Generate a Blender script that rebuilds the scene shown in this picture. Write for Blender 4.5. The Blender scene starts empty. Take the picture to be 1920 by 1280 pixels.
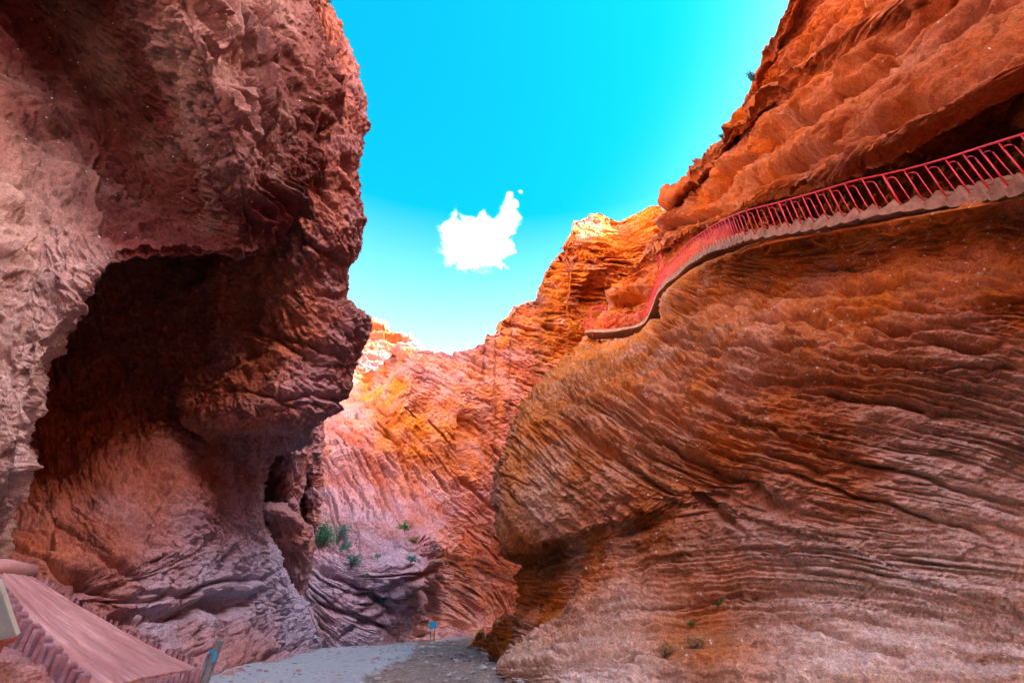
import bpy, bmesh, math, random, os
import numpy as np
from mathutils import Vector, Matrix
random.seed(7)
PI = math.pi
SC = bpy.context.scene
COL = SC.collection
QUICK = float(os.environ.get('QUICK', '1'))      # >1 = coarser rock while testing

# ------------------------------------------------------------------ camera
CAM_Z = 0.85
PITCH = math.radians(31.0)
FPX = 880.0                                       # focal length in pixels of the 1920 px wide photograph
cd = bpy.data.cameras.new('camera')
cam = bpy.data.objects.new('camera', cd)
COL.objects.link(cam)
cam.location = (0, 0, CAM_Z)
cam.rotation_euler = (PI / 2 + PITCH, 0, 0)
cd.sensor_width = 36.0
cd.lens = 36.0 * FPX / 1920.0
cd.clip_start = 0.05
cd.clip_end = 6000
SC.camera = cam

# ------------------------------------------------------------------ sky and sun
SUN_EL = math.radians(36.5)
SUN_AZ = math.radians(108.0)                      # clockwise from +y
world = bpy.data.worlds.new('World')
SC.world = world
world.use_nodes = True
nt = world.node_tree
for n in list(nt.nodes):
    nt.nodes.remove(n)
def N(tree, typ, **kw):
    n = tree.nodes.new(typ)
    for k, v in kw.items():
        setattr(n, k, v)
    return n
out = N(nt, 'ShaderNodeOutputWorld')
bg = N(nt, 'ShaderNodeBackground')
sky = N(nt, 'ShaderNodeTexSky')
sky.sky_type = 'NISHITA'
sky.sun_disc = False
sky.sun_elevation = SUN_EL
sky.sun_rotation = SUN_AZ
sky.air_density = 1.0
sky.dust_density = 1.2
sky.ozone_density = 1.0
tc = N(nt, 'ShaderNodeTexCoord')
# the deep cyan part of the sky lies away from the sun; towards the sun and behind it is hazy and pale
dotn = N(nt, 'ShaderNodeVectorMath', operation='DOT_PRODUCT')
dv = Vector((-0.245, 0.367, 0.898)).normalized()
dotn.inputs[1].default_value = dv
nt.links.new(tc.outputs['Generated'], dotn.inputs[0])
mr = N(nt, 'ShaderNodeMapRange')
mr.interpolation_type = 'SMOOTHERSTEP'
mr.inputs['From Min'].default_value = 0.12
mr.inputs['From Max'].default_value = 0.90
nt.links.new(dotn.outputs['Value'], mr.inputs['Value'])
sepz = N(nt, 'ShaderNodeSeparateXYZ')
nt.links.new(tc.outputs['Generated'], sepz.inputs[0])
mz = N(nt, 'ShaderNodeMapRange')
mz.inputs['From Min'].default_value = 0.46
mz.inputs['From Max'].default_value = 0.72
mz.inputs['To Min'].default_value = 0.86
nt.links.new(sepz.outputs[2], mz.inputs['Value'])
mm = N(nt, 'ShaderNodeMath', operation='MULTIPLY')
nt.links.new(mr.outputs[0], mm.inputs[0])
nt.links.new(mz.outputs[0], mm.inputs[1])
deep = N(nt, 'ShaderNodeMix', data_type='RGBA', blend_type='MULTIPLY')
deep.inputs[0].default_value = 1.0
deep.inputs[7].default_value = (0.004, 0.335, 0.36, 1)
nt.links.new(sky.outputs[0], deep.inputs[6])
pale = N(nt, 'ShaderNodeMix', data_type='RGBA', blend_type='MULTIPLY')
pale.inputs[0].default_value = 1.0
pale.inputs[7].default_value = (3.6, 2.6, 1.95, 1)
nt.links.new(sky.outputs[0], pale.inputs[6])
mx = N(nt, 'ShaderNodeMix', data_type='RGBA')
nt.links.new(mm.outputs[0], mx.inputs[0])
nt.links.new(pale.outputs[2], mx.inputs[6])
nt.links.new(deep.outputs[2], mx.inputs[7])
nt.links.new(mx.outputs[2], bg.inputs[0])
bg.inputs[1].default_value = 0.11
nt.links.new(bg.outputs[0], out.inputs[0])
sl = bpy.data.lights.new('sun', 'SUN')
sl.energy = 3.6
sl.angle = math.radians(0.5)
sl.color = (1.0, 0.93, 0.82)
sun = bpy.data.objects.new('sun', sl)
COL.objects.link(sun)
sdir = Vector((math.cos(SUN_EL) * math.sin(SUN_AZ), math.cos(SUN_EL) * math.cos(SUN_AZ), math.sin(SUN_EL)))
sun.rotation_euler = (-sdir).to_track_quat('-Z', 'Y').to_euler()
sun.location = sdir * 100
SC.view_settings.view_transform = 'Standard'
SC.view_settings.look = 'None'
SC.view_settings.gamma = 1.0
SC.view_settings.use_curve_mapping = False
SC.view_settings.exposure = 3.9
cy = SC.cycles
cy.max_bounces = 12
cy.diffuse_bounces = 5
cy.glossy_bounces = 2
cy.transmission_bounces = 2
cy.volume_bounces = 8
cy.transparent_max_bounces = 8
cy.use_denoising = True
cy.sample_clamp_indirect = 8.0
cy.use_adaptive_sampling = True
cy.adaptive_threshold = 0.02

# ------------------------------------------------------------------ helpers
CP, SP = math.cos(PITCH), math.sin(PITCH)
def P(px, py, d):
    """point seen at photo pixel (px,py), d metres away along the view axis"""
    X = (px - 960.0) / FPX
    Y = (640.0 - py) / FPX
    return np.array([X * d, (CP - Y * SP) * d, CAM_Z + (SP + Y * CP) * d])
def Parr(px, py, d):
    X = (px - 960.0) / FPX
    Y = (640.0 - py) / FPX
    return np.stack([X * d, (CP - Y * SP) * d, CAM_Z + (SP + Y * CP) * d], axis=-1)

_rng = np.random.RandomState(11)
_perm = _rng.permutation(256).astype(np.int32)
_perm = np.concatenate([_perm, _perm])
_g = _rng.normal(size=(256, 3)).astype(np.float32)
_g /= np.linalg.norm(_g, axis=1)[:, None]
def noise(x, y, z, seed=0):
    """gradient noise, about -1..1"""
    x = np.asarray(x, np.float32) + seed * 17.13
    y = np.asarray(y, np.float32) + seed * 7.71
    z = np.asarray(z, np.float32) - seed * 11.37
    x, y, z = np.broadcast_arrays(x, y, z)
    xi = np.floor(x); yi = np.floor(y); zi = np.floor(z)
    xf = x - xi; yf = y - yi; zf = z - zi
    xi = xi.astype(np.int32) & 255; yi = yi.astype(np.int32) & 255; zi = zi.astype(np.int32) & 255
    u = xf * xf * xf * (xf * (xf * 6 - 15) + 10)
    v = yf * yf * yf * (yf * (yf * 6 - 15) + 10)
    w = zf * zf * zf * (zf * (zf * 6 - 15) + 10)
    def c(dx, dy, dz):
        g = _g[_perm[_perm[_perm[(xi + dx) & 255] + ((yi + dy) & 255)] + ((zi + dz) & 255)]]
        return g[..., 0] * (xf - dx) + g[..., 1] * (yf - dy) + g[..., 2] * (zf - dz)
    a = c(0, 0, 0); a = a + u * (c(1, 0, 0) - a)
    b = c(0, 1, 0); b = b + u * (c(1, 1, 0) - b)
    a = a + v * (b - a)
    e = c(0, 0, 1); e = e + u * (c(1, 0, 1) - e)
    f = c(0, 1, 1); f = f + u * (c(1, 1, 1) - f)
    e = e + v * (f - e)
    return (a + w * (e - a)) * 1.6
def facets(x, y, z, seed=0):
    """chipped faces: every cell of a jittered lattice is a small tilted plane; returns (height, distance to the cell edge)"""
    x = np.asarray(x, np.float32) + seed * 3.7; y = np.asarray(y, np.float32) + seed * 1.9; z = np.asarray(z, np.float32) + seed * 5.3
    x, y, z = np.broadcast_arrays(x, y, z)
    xi = np.floor(x - .5).astype(np.int32); yi = np.floor(y - .5).astype(np.int32); zi = np.floor(z - .5).astype(np.int32)
    best = np.full(x.shape, 9e9, np.float32); sec = best.copy(); hb = np.zeros(x.shape, np.float32)
    for dx in (0, 1):
        for dy in (0, 1):
            for dz in (0, 1):
                k = _perm[_perm[_perm[(xi + dx) & 255] + ((yi + dy) & 255)] + ((zi + dz) & 255)]
                g = _g[k]
                ex = x - (xi + dx + .5 + g[..., 1] * .42); ey = y - (yi + dy + .5 + g[..., 2] * .42); ez = z - (zi + dz + .5 + g[..., 0] * .42)
                q = ex * ex + ey * ey + ez * ez
                h = (k / 255.0 - .5) + 1.1 * (ex * g[..., 0] + ey * g[..., 1] + ez * g[..., 2])
                m = q < best
                sec = np.where(m, best, np.minimum(sec, q))
                hb = np.where(m, h, hb)
                best = np.where(m, q, best)
    return hb, np.sqrt(sec) - np.sqrt(best)
def sstep(a, b, x):
    t = np.clip((x - a) / (b - a), 0, 1)
    return t * t * (3 - 2 * t)

def catmull(A, n, axis=0):
    """resample control array along axis to n samples (Catmull-Rom)"""
    A = np.moveaxis(np.asarray(A, float), axis, 0)
    m = A.shape[0]
    t = np.linspace(0, m - 1, n)
    i = np.clip(np.floor(t).astype(int), 0, m - 2)
    f = (t - i).reshape((-1,) + (1,) * (A.ndim - 1))
    p1 = A[i]; p2 = A[i + 1]
    p0 = np.where((i > 0).reshape(f.shape), A[np.maximum(i - 1, 0)], 2 * p1 - p2)
    p3 = np.where((i < m - 2).reshape(f.shape), A[np.minimum(i + 2, m - 1)], 2 * p2 - p1)
    r = 0.5 * (2 * p1 + (p2 - p0) * f + (2 * p0 - 5 * p1 + 4 * p2 - p3) * f ** 2 + (3 * p1 - p0 - 3 * p2 + p3) * f ** 3)
    return np.moveaxis(r, 0, axis)

def rbf(pts):
    """thin plate interpolation of (px,py,value) samples"""
    pts = np.array(pts, float)
    xy = pts[:, :2] / 1000.0
    val = pts[:, 2]
    n = len(pts)
    def U(r2):
        return np.where(r2 > 1e-12, r2 * np.log(np.maximum(r2, 1e-12)), 0.0)
    K = U(((xy[:, None] - xy[None]) ** 2).sum(-1)) + np.eye(n) * 1e-4
    Pm = np.c_[np.ones(n), xy]
    A = np.block([[K, Pm], [Pm.T, np.zeros((3, 3))]])
    w = np.linalg.solve(A, np.r_[val, 0, 0, 0])
    def f(px, py):
        x = np.asarray(px) / 1000.0; y = np.asarray(py) / 1000.0
        s = w[n] + w[n + 1] * x + w[n + 2] * y
        for k in range(n):
            s = s + w[k] * U((x - xy[k, 0]) ** 2 + (y - xy[k, 1]) ** 2)
        return s
    return f

def bedding(samples, deg=3):
    """potential whose level lines follow the bedding: samples (px, py, angle), angle positive = falling to the right"""
    s = np.array(samples, float)
    x0, y0 = s[:, 0].mean(), s[:, 1].mean()
    sc = 400.0
    x = (s[:, 0] - x0) / sc; y = (s[:, 1] - y0) / sc
    th = np.radians(s[:, 2])
    ex = [(i, j) for i in range(deg + 1) for j in range(deg + 1 - i) if i + j > 0]
    def grad(x, y):
        gx = np.stack([i * x ** max(i - 1, 0) * y ** j if i else 0 * x for i, j in ex], -1)
        gy = np.stack([j * x ** i * y ** max(j - 1, 0) if j else 0 * x for i, j in ex], -1)
        return gx, gy
    gx, gy = grad(x, y)
    c, si = np.cos(th)[:, None], np.sin(th)[:, None]
    A = np.r_[(c * gx + si * gy) * 3, (-si * gx + c * gy), 0.02 * np.diag([float(i + j) for i, j in ex])]
    b = np.r_[np.zeros(len(s)), np.ones(len(s)), np.zeros(len(ex))]
    k = np.linalg.lstsq(A, b, rcond=None)[0]
    def f(px, py):
        X = (px - x0) / sc; Y = (py - y0) / sc
        X = np.clip(X, -3.2, 3.2); Y = np.clip(Y, -3.2, 3.2)
        return sum(kk * X ** i * Y ** j for kk, (i, j) in zip(k, ex)) * sc
    return f

def normals(Q):
    du = np.gradient(Q, axis=1); dvv = np.gradient(Q, axis=0)
    n = np.cross(du, dvv)
    l = np.linalg.norm(n, axis=-1, keepdims=True)
    return n / np.maximum(l, 1e-9)
def blur(Q, k=2):
    for _ in range(k):
        Q = np.concatenate([Q[:1], (Q[:-2] + 2 * Q[1:-1] + Q[2:]) / 4, Q[-1:]], 0)
        Q = np.concatenate([Q[:, :1], (Q[:, :-2] + 2 * Q[:, 1:-1] + Q[:, 2:]) / 4, Q[:, -1:]], 1)
    return Q

def grid_object(name, Q, mat, attrs=None, flip=False, smooth=True):
    nr, nc = Q.shape[:2]
    me = bpy.data.meshes.new(name)
    nv = nr * nc
    idx = np.arange(nv, dtype=np.int32).reshape(nr, nc)
    a = idx[:-1, :-1].ravel(); b = idx[:-1, 1:].ravel(); c = idx[1:, 1:].ravel(); d = idx[1:, :-1].ravel()
    f = np.stack([a, b, c, d] if not flip else [a, d, c, b], -1)
    nf = len(f)
    me.vertices.add(nv); me.loops.add(nf * 4); me.polygons.add(nf)
    me.vertices.foreach_set('co', Q.reshape(-1).astype(np.float32))
    me.loops.foreach_set('vertex_index', f.ravel().astype(np.int32))
    me.polygons.foreach_set('loop_start', np.arange(0, nf * 4, 4, dtype=np.int32))
    me.polygons.foreach_set('use_smooth', np.full(nf, smooth))
    me.update(calc_edges=True)
    for k, v in (attrs or {}).items():
        at = me.attributes.new(k, 'FLOAT', 'POINT')
        at.data.foreach_set('value', np.broadcast_to(v, (nr, nc)).astype(np.float32).ravel())
    o = bpy.data.objects.new(name, me)
    COL.objects.link(o)
    if mat:
        me.materials.append(mat)
    return o

def tag(o, label=None, cat=None, group=None, kind=None):
    if label: o['label'] = label
    if cat: o['category'] = cat
    if group: o['group'] = group
    if kind: o['kind'] = kind
    return o
def empty(name, loc=(0, 0, 0), rz=0):
    o = bpy.data.objects.new(name, None)
    COL.objects.link(o)
    o.location = loc
    o.rotation_euler = (0, 0, rz)
    return o

# ------------------------------------------------------------------ rock material
def rock_mat(name, ca, cb, cband, dust, bump=0.5, fine=9.0, pebbles=0.0, pebcol=(0.62, 0.6, 0.6)):
    """ca/cb: the two rock colours mixed by the 'warm' attribute; cband: darker iron-rich beds; dust: pale silt and painted-in light"""
    m = bpy.data.materials.new(name)
    m.use_nodes = True
    t = m.node_tree
    bs = t.nodes['Principled BSDF']
    bs.inputs['Roughness'].default_value = 0.93
    bs.inputs['Specular IOR Level'].default_value = 0.18
    L = t.links.new
    co = N(t, 'ShaderNodeTexCoord').outputs['Object']
    def attr(n):
        a = N(t, 'ShaderNodeAttribute'); a.attribute_name = n
        return a.outputs['Fac']
    def mix(f, a, b, mode='MIX'):
        x = N(t, 'ShaderNodeMix', data_type='RGBA', blend_type=mode)
        for s, v in ((0, f), (6, a), (7, b)):
            if isinstance(v, (int, float)): x.inputs[s].default_value = v
            elif isinstance(v, tuple): x.inputs[s].default_value = tuple(v) + (1,) if len(v) == 3 else v
            else: L(v, x.inputs[s])
        return x.outputs[2]
    def tex(scale, detail=5, rough=0.6):
        n = N(t, 'ShaderNodeTexNoise')
        n.inputs['Scale'].default_value = scale; n.inputs['Detail'].default_value = detail
        n.inputs['Roughness'].default_value = rough
        L(co, n.inputs['Vector'])
        return n.outputs['Fac']
    def rng(v, a, b, c=0.0, d=1.0):
        r = N(t, 'ShaderNodeMapRange')
        r.inputs['From Min'].default_value = a; r.inputs['From Max'].default_value = b
        r.inputs['To Min'].default_value = c; r.inputs['To Max'].default_value = d
        L(v, r.inputs['Value'])
        return r.outputs[0]
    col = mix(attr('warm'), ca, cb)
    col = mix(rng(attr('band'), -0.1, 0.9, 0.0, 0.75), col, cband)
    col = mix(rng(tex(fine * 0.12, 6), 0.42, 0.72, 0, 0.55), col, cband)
    col = mix(attr('dust'), col, dust)
    g = tex(fine * 1.1, 6, 0.7)
    v = N(t, 'ShaderNodeHueSaturation')
    L(col, v.inputs['Color'])
    mg = N(t, 'ShaderNodeMath', operation='MULTIPLY')
    g3 = tex(fine * 4.2, 5, 0.75)
    L(rng(g, 0.3, 0.7, 0.7, 1.3), mg.inputs[0]); L(rng(g3, 0.3, 0.7, 0.48, 1.52), mg.inputs[1])
    L(mg.outputs[0], v.inputs['Value'])
    col = v.outputs[0]
    g2 = tex(fine * 5.5, 3, 0.7)
    if pebbles > 0:
        vo = N(t, 'ShaderNodeTexVoronoi'); vo.inputs['Scale'].default_value = fine * 1.5
        L(co, vo.inputs['Vector'])
        sep = N(t, 'ShaderNodeSeparateColor'); L(vo.outputs['Color'], sep.inputs[0])
        sel = rng(sep.outputs[0], 1 - pebbles, 1 - pebbles + 0.01)
        inn = rng(vo.outputs['Distance'], 0.34, 0.26)
        mm = N(t, 'ShaderNodeMath', operation='MULTIPLY'); L(sel, mm.inputs[0]); L(inn, mm.inputs[1])
        pc = mix(sep.outputs[1], pebcol, (pebcol[0] * 0.45, pebcol[1] * 0.55, pebcol[2] * 0.62))
        col = mix(mm.outputs[0], col, pc)
    L(col, bs.inputs['Base Color'])
    b1 = N(t, 'ShaderNodeBump'); b1.inputs['Strength'].default_value = bump; b1.inputs['Distance'].default_value = 0.35 / fine
    L(g, b1.inputs['Height'])
    b2 = N(t, 'ShaderNodeBump'); b2.inputs['Strength'].default_value = bump; b2.inputs['Distance'].default_value = 0.16 / fine
    L(g2, b2.inputs['Height']); L(b1.outputs[0], b2.inputs['Normal'])
    L(b2.outputs[0], bs.inputs['Normal'])
    return m

# ------------------------------------------------------------------ rock relief
def relief(Q, px, py, d, phi, amp=1.0, lam=26.0, along=0.5, crack=1.0, lump=1.0, pits=0.0, chip=1.0, saws=1.0, block=1.0, grit=1.0, lamina=0.0, warp=.6, damp=None, fbm=1.0, seed=0, fbm_l=3.2):
    """displacement (metres, along the outward normal) and the bedding value, from bedded ledges, cracks, pits and
    fractal roughness. Sizes scale with d/FPX, so a far wall gets far-wall-sized relief."""
    s = d / FPX
    W = Q
    x, y, z = W[..., 0], W[..., 1], W[..., 2]
    ref = float(np.median(s))
    wv = noise(x * .3, y * .3, z * .3, seed + 3) * lam * warp + noise(x * 1.3, y * 1.3, z * 1.3, seed + 4) * lam * .25 * warp
    f = phi + wv
    a = along / (ref * 100.0)
    # broad beds, narrow beds: saw-toothed so that each bed juts out over a shadowed joint
    def saw(l, sd, k):
        q = f / l + 0.45 * noise(x * a, y * a, z * a, sd)
        fl = np.floor(q); t = q - fl
        r = np.sin(fl * 127.1 + sd * 3.3) * 43758.5453
        r = r - np.floor(r)
        prof = np.minimum(t / 0.82, 1.0) ** 1.3 * sstep(0, .1, 1 - t)
        return prof * (0.25 + 0.9 * r) * (0.35 + 0.65 * sstep(-.3, .35, noise(x * a * k + fl * .37, y * a * k, z * a * k, sd + 9)))
    h = saws * (9.0 * saw(lam * 2.6, seed + 1, 1.2) + 4.6 * saw(lam, seed + 2, 2.0) + 2.6 * saw(lam * .42, seed + 5, 3.5))
    if lamina:
        # thin straight laminae: long, crisp parallel ledges
        for lc, w_, wd in ((1.5, 9.0, .07), (.72, 6.0, .10), (.38, 3.4, .15)):
            n0 = noise(f / (lam * lc), x * a * .5, (y + z) * a * .5, seed + 80 + int(lc * 10))
            mk = sstep(-.35, .15, noise(x * a * 1.1 + f / lam / 4, y * a * 1.1, z * a * 1.1, seed + 85))
            h = h - lamina * w_ * mk * (np.exp(-(n0 / wd) ** 2) - .25 * np.exp(-((n0 - 2.2 * wd) / wd) ** 2))
    # chipped plates, longer along the bedding than across it
    for lc, w_, st in ((lam * 1.5, 6.5, 1.6), (lam * .6, 4.0, 2.4), (lam * .28, 2.0, 4.2)):
        hb, ed = facets(f / lc, x * a * st, (y + z) * a * st, seed + int(lc))
        h = h + chip * w_ * hb
    for lw, w_ in ((34.0, 7.5), (13.0, 3.6), (5.5, 1.7)):
        Lw = lw * ref
        hb, ed = facets(x / Lw, y / Lw, z / Lw * 1.25, seed + int(lw) + 3)
        h = h + block * w_ * hb * sstep(1.5, 3.0, lw * ref / s)
    # joints along the bedding: zero lines of stretched noise
    if grit:
        for lw, w_ in ((11.0, 2.6), (5.2, 1.7), (2.9, 1.0)):
            Lw = lw * ref
            fd = sstep(1.3, 2.6, lw * ref / s)
            if fd.max() > 0:
                h = h + grit * w_ * (.6 - 2.0 * np.abs(noise(x / Lw, y / Lw, z / Lw * 1.5, seed + int(lw) + 70))) * fd
    for lc, w_, wd, st, th in ((2.2, 13.0, .05, 1.3, .0), (.9, 9.0, .07, 3.0, .05), (.45, 5.5, .11, 5.5, .05)):
        n1 = noise(f / (lam * lc), x * a * st, (y + z) * a * st, seed + 21 + int(lc * 10))
        m1 = sstep(th, th + .4, noise(x * a * st * 1.6, y * a * st * 1.6, z * a * st * 1.6 + f / lam / 3, seed + 23))
        h = h - crack * w_ * np.exp(-(n1 / wd) ** 2) * m1
    # sockets, drawn out along the bedding
    pp = pits + .35
    n3 = noise(f / (lam * .5), x * a * 4.5, (y + z) * a * 4.5, seed + 31)
    n4 = noise(f / (lam * .26), x * a * 8, (y + z) * a * 8, seed + 32)
    h = h - pp * 13.0 * sstep(.36, .55, n3) - (.3 + .5 * pp) * 6.0 * sstep(.36, .6, n4)
    h = h - 11.0
    if damp is not None:
        dm = damp(px, py)
        h = h * dm
    h = h * amp * s
    # lumps and fractal roughness in metres
    L = fbm_l
    t = 0
    w = 0.16 * lump
    sp = s * 3.0
    k = 0
    while L > 0.03 and k < 8:
        fade = sstep(1.6, 3.6, L / sp)
        if fade.max() > 0:
            nz = noise(x / L, y / L, z / L * 1.15, seed + 40 + k)
            if k in (1, 2, 3):
                nz = 0.75 - 2.4 * np.abs(nz)
            t = t + w * L * nz * fade * (1.0 if k > 1 else 1.0)
        if k == 1: w = 0.13 * fbm
        L *= 0.5; k += 1
    if damp is not None: t = t * dm
    band = noise(f / (lam * 3.1), x * a * .6, (y + z) * a * .6, seed + 61) + .5 * noise(f / (lam * .9), x * a, (y + z) * a, seed + 62)
    return h + t, band, f

def cliff(name, rows, res, mat, phi, wrap='L', flip=False, warm=None, dust=None, lab=None, extra=None, **kw):
    """a rock face from a net of control points (px, py, d), refined and carved"""
    C = np.array(rows, float)
    nr, nc = int(res[0] / QUICK), int(res[1] / QUICK)
    px = catmull(catmull(C[..., 0], nr, 0), nc, 1)
    py = catmull(catmull(C[..., 1], nr, 0), nc, 1)
    Wc = Parr(C[..., 0], C[..., 1], C[..., 2])
    Q = np.stack([catmull(catmull(Wc[..., k], nr, 0), nc, 1) for k in range(3)], -1)
    return finish(name, Q, mat, phi, flip, warm, dust, extra, **kw)

def finish(name, Q, mat, phi, flip, warm, dust, extra, **kw):
    d = Q[..., 1] * CP + (Q[..., 2] - CAM_Z) * SP
    dd = np.maximum(d, 1.0)
    px = 960 + FPX * Q[..., 0] / dd
    py = 640 - FPX * (-(Q[..., 1]) * SP + (Q[..., 2] - CAM_Z) * CP) / dd
    n = normals(blur(Q, 3))
    if flip: n = -n
    h, band, f = relief(Q, px, py, dd, phi(px, py), **kw)
    if extra is not None:
        h = h + extra(px, py, dd, f)
    D = Q + n * h[..., None]
    wm = np.clip(warm(px, py), 0, 1) if warm else 0 * px
    x, y, z = Q[..., 0], Q[..., 1], Q[..., 2]
    wm = np.clip(wm + .35 * noise(x * .4, y * .4, z * .4, 77) + .25 * noise(x * 1.7, y * 1.7, z * 1.7, 78), 0, 1)
    ds = np.clip(dust(px, py) + .3 * noise(x * .7, y * .7, z * .7, 79), 0, 1) if dust else 0 * px
    return grid_object(name, D, mat, {'warm': wm, 'band': band, 'dust': ds}, flip=flip), D

def interp_d(D, px0, py0):
    """nearest carved vertex to a photo pixel; returns its world point"""
    d = D[..., 1] * CP + (D[..., 2] - CAM_Z) * SP
    d = np.maximum(d, .3)
    px = 960 + FPX * D[..., 0] / d
    py = 640 - FPX * (-(D[..., 1]) * SP + (D[..., 2] - CAM_Z) * CP) / d
    q = (px - px0) ** 2 + (py - py0) ** 2 + d * 0.5
    i = np.unravel_index(np.argmin(q), q.shape)
    return D[i].copy(), i

# ================================================================== RIGHT CLIFF, LOWER BODY
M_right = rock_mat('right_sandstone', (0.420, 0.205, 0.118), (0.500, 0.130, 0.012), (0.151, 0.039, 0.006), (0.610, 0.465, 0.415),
                   bump=0.9, fine=9.0, pebbles=0.10)
STAIR = [(2800, 190, 3.4), (2400, 262, 4.4), (2100, 318, 5.6), (1980, 340, 6.3), (1898, 353, 7.0), (1824, 367, 7.8), (1725, 384, 8.7), (1640, 399, 9.4), (1571, 414, 10.2), (1480, 430, 11.6), (1393, 448, 13.3),
         (1338, 466, 16.5), (1300, 487, 19), (1273, 511, 21.3), (1237, 544, 26), (1209, 602, 30.5), (1160, 617, 31.8), (1096, 621, 33)]
def wl(p, a=12, b=70, c=4, e=12):      # wrap a left silhouette point back out of sight
    return [(p[0] + b, p[1], p[2] + e), (p[0] + a, p[1], p[2] + c), p]
R1 = [
 wl((935, 1330, 9.0)) + [(1010, 1340, 7.6), (1120, 1360, 6.9), (1300, 1390, 6.3), (1500, 1420, 5.7), (1720, 1460, 5.2), (1960, 1500, 4.8), (2500, 1600, 4.0)],
 wl((936, 1250, 9.6)) + [(1000, 1240, 8.3), (1100, 1245, 7.6), (1300, 1260, 6.9), (1500, 1270, 6.3), (1720, 1285, 5.8), (1960, 1300, 5.3), (2500, 1340, 4.2)],
 wl((962, 1190, 11.5)) + [(1030, 1165, 9.6), (1110, 1160, 8.6), (1290, 1165, 7.8), (1500, 1150, 7.1), (1720, 1140, 6.5), (1960, 1130, 5.8), (2500, 1100, 4.6)],
 wl((952, 1130, 14.6)) + [(1015, 1110, 11.9), (1100, 1090, 9.8), (1270, 1070, 8.6), (1480, 1040, 7.65), (1700, 1010, 6.85), (1960, 980, 6.1), (2500, 900, 4.8)],
 wl((945, 1070, 15.0)) + [(1000, 1062, 13.2), (1090, 1030, 10.75), (1250, 975, 9.25), (1450, 950, 8.15), (1680, 920, 7.1), (1960, 880, 6.3), (2500, 780, 5.0)],
 wl((932, 1010, 13.9)) + [(990, 1015, 12.1), (1080, 990, 10.7), (1230, 930, 9.4), (1430, 890, 8.3), (1670, 850, 7.2), (1960, 800, 6.3), (2500, 700, 5.0)],
 wl((925, 920, 14.2)) + [(985, 915, 12.4), (1080, 890, 11.0), (1220, 850, 9.9), (1420, 810, 8.7), (1670, 770, 7.4), (1960, 710, 6.4), (2500, 600, 5.0)],
 wl((945, 835, 15.6)) + [(1010, 825, 13.8), (1100, 800, 12.2), (1230, 770, 10.8), (1420, 720, 9.3), (1670, 680, 7.7), (1960, 620, 6.5), (2500, 500, 5.0)],
 wl((985, 745, 18.5)) + [(1050, 735, 16.0), (1140, 710, 13.9), (1260, 680, 12.2), (1430, 630, 10.3), (1670, 580, 8.3), (1960, 520, 6.6), (2500, 400, 5.0)],
wl((1030, 690, 26.0)) + [(1095, 678, 23.5), (1175, 655, 19), (1270, 600, 16), (1430, 545, 12.4), (1670, 495, 9.5), (1960, 430, 7.2), (2500, 330, 5.2)],
 wl((1066, 662, 31.0)) + [(1120, 655, 29.5), (1195, 625, 24), (1262, 560, 19.5), (1400, 490, 13.8), (1650, 440, 9.7), (1960, 388, 7.1), (2500, 300, 5.0)],
 wl((1090, 634, 33.6)) + [(1140, 634, 32.8), (1202, 618, 30.2), (1268, 527, 21.6), (1385, 470, 13.7), (1640, 419, 9.45), (1940, 364, 6.85), (2500, 255, 4.6)],
 wl((1098, 630, 35.0)) + [(1150, 630, 34.4), (1225, 614, 32.5), (1290, 523, 23.4), (1405, 466, 15.4), (1660, 414, 11), (1990, 354, 8.5), (2560, 245, 6.1)],
 wl((1108, 628, 38)) + [(1160, 626, 37.5), (1245, 608, 35), (1315, 523, 26), (1435, 466, 18.2), (1690, 411, 13.5), (2050, 345, 10.9), (2650, 240, 8.6)],
]
b_up = bedding([(950, 850, 55), (1000, 800, 42), (1100, 780, 33), (1180, 850, 32), (1300, 900, 30), (1250, 750, 24), (1400, 820, 26),
                (1600, 800, 20), (1850, 870, 17), (1500, 700, 11), (1800, 640, 4), (1300, 640, 3), (1500, 560, -4), (1750, 500, -2),
                (1300, 540, -15), (1000, 950, 42), (1100, 900, 36), (1900, 700, 8), (1700, 950, 20)])
b_lo = bedding([(1100, 1000, -15), (1250, 960, -12), (1050, 1100, -8), (1250, 1120, -13), (1400, 1080, -8), (1650, 1060, 16),
                (1850, 1130, 15), (1700, 950, 20), (1500, 1200, 8), (1800, 1240, 3), (1100, 1240, -3), (1850, 1000, 18), (980, 1180, -20)])
def mask_R(px, py):
    # line of the big cross-bedding break
    yb = np.interp(px, [900, 1000, 1100, 1250, 1350, 1450, 1560, 1700, 1920, 2300], [1075, 1055, 1020, 955, 950, 985, 1010, 1075, 1150, 1260])
    return sstep(-4, 4, py - yb), yb
def damp_R(px, py):
    ys = np.interp(px, [1096, 1160, 1209, 1237, 1273, 1300, 1338, 1393, 1480, 1571, 1640, 1725, 1824, 1898, 1980, 2100], [634, 632, 618, 566, 530, 507, 487, 470, 452, 437, 423, 408, 392, 379, 366, 346])
    d = sstep(-6, 12, py - ys) * .9 + .10
    d = d * (.62 + .38 * sstep(960, 1130, px + (py - 900) * .25))
    c, s_ = math.cos(-.32), math.sin(-.32)
    u = (px - 1308) * c + (py - 1180) * s_; v = -(px - 1308) * s_ + (py - 1180) * c
    return d * (1 - .75 * np.exp(-(u / 98) ** 4 - (v / 30) ** 4))
def phi_R(px, py):
    m, _ = mask_R(px, py)
    return b_up(px, py) * (1 - m) + b_lo(px, py) * m
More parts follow.
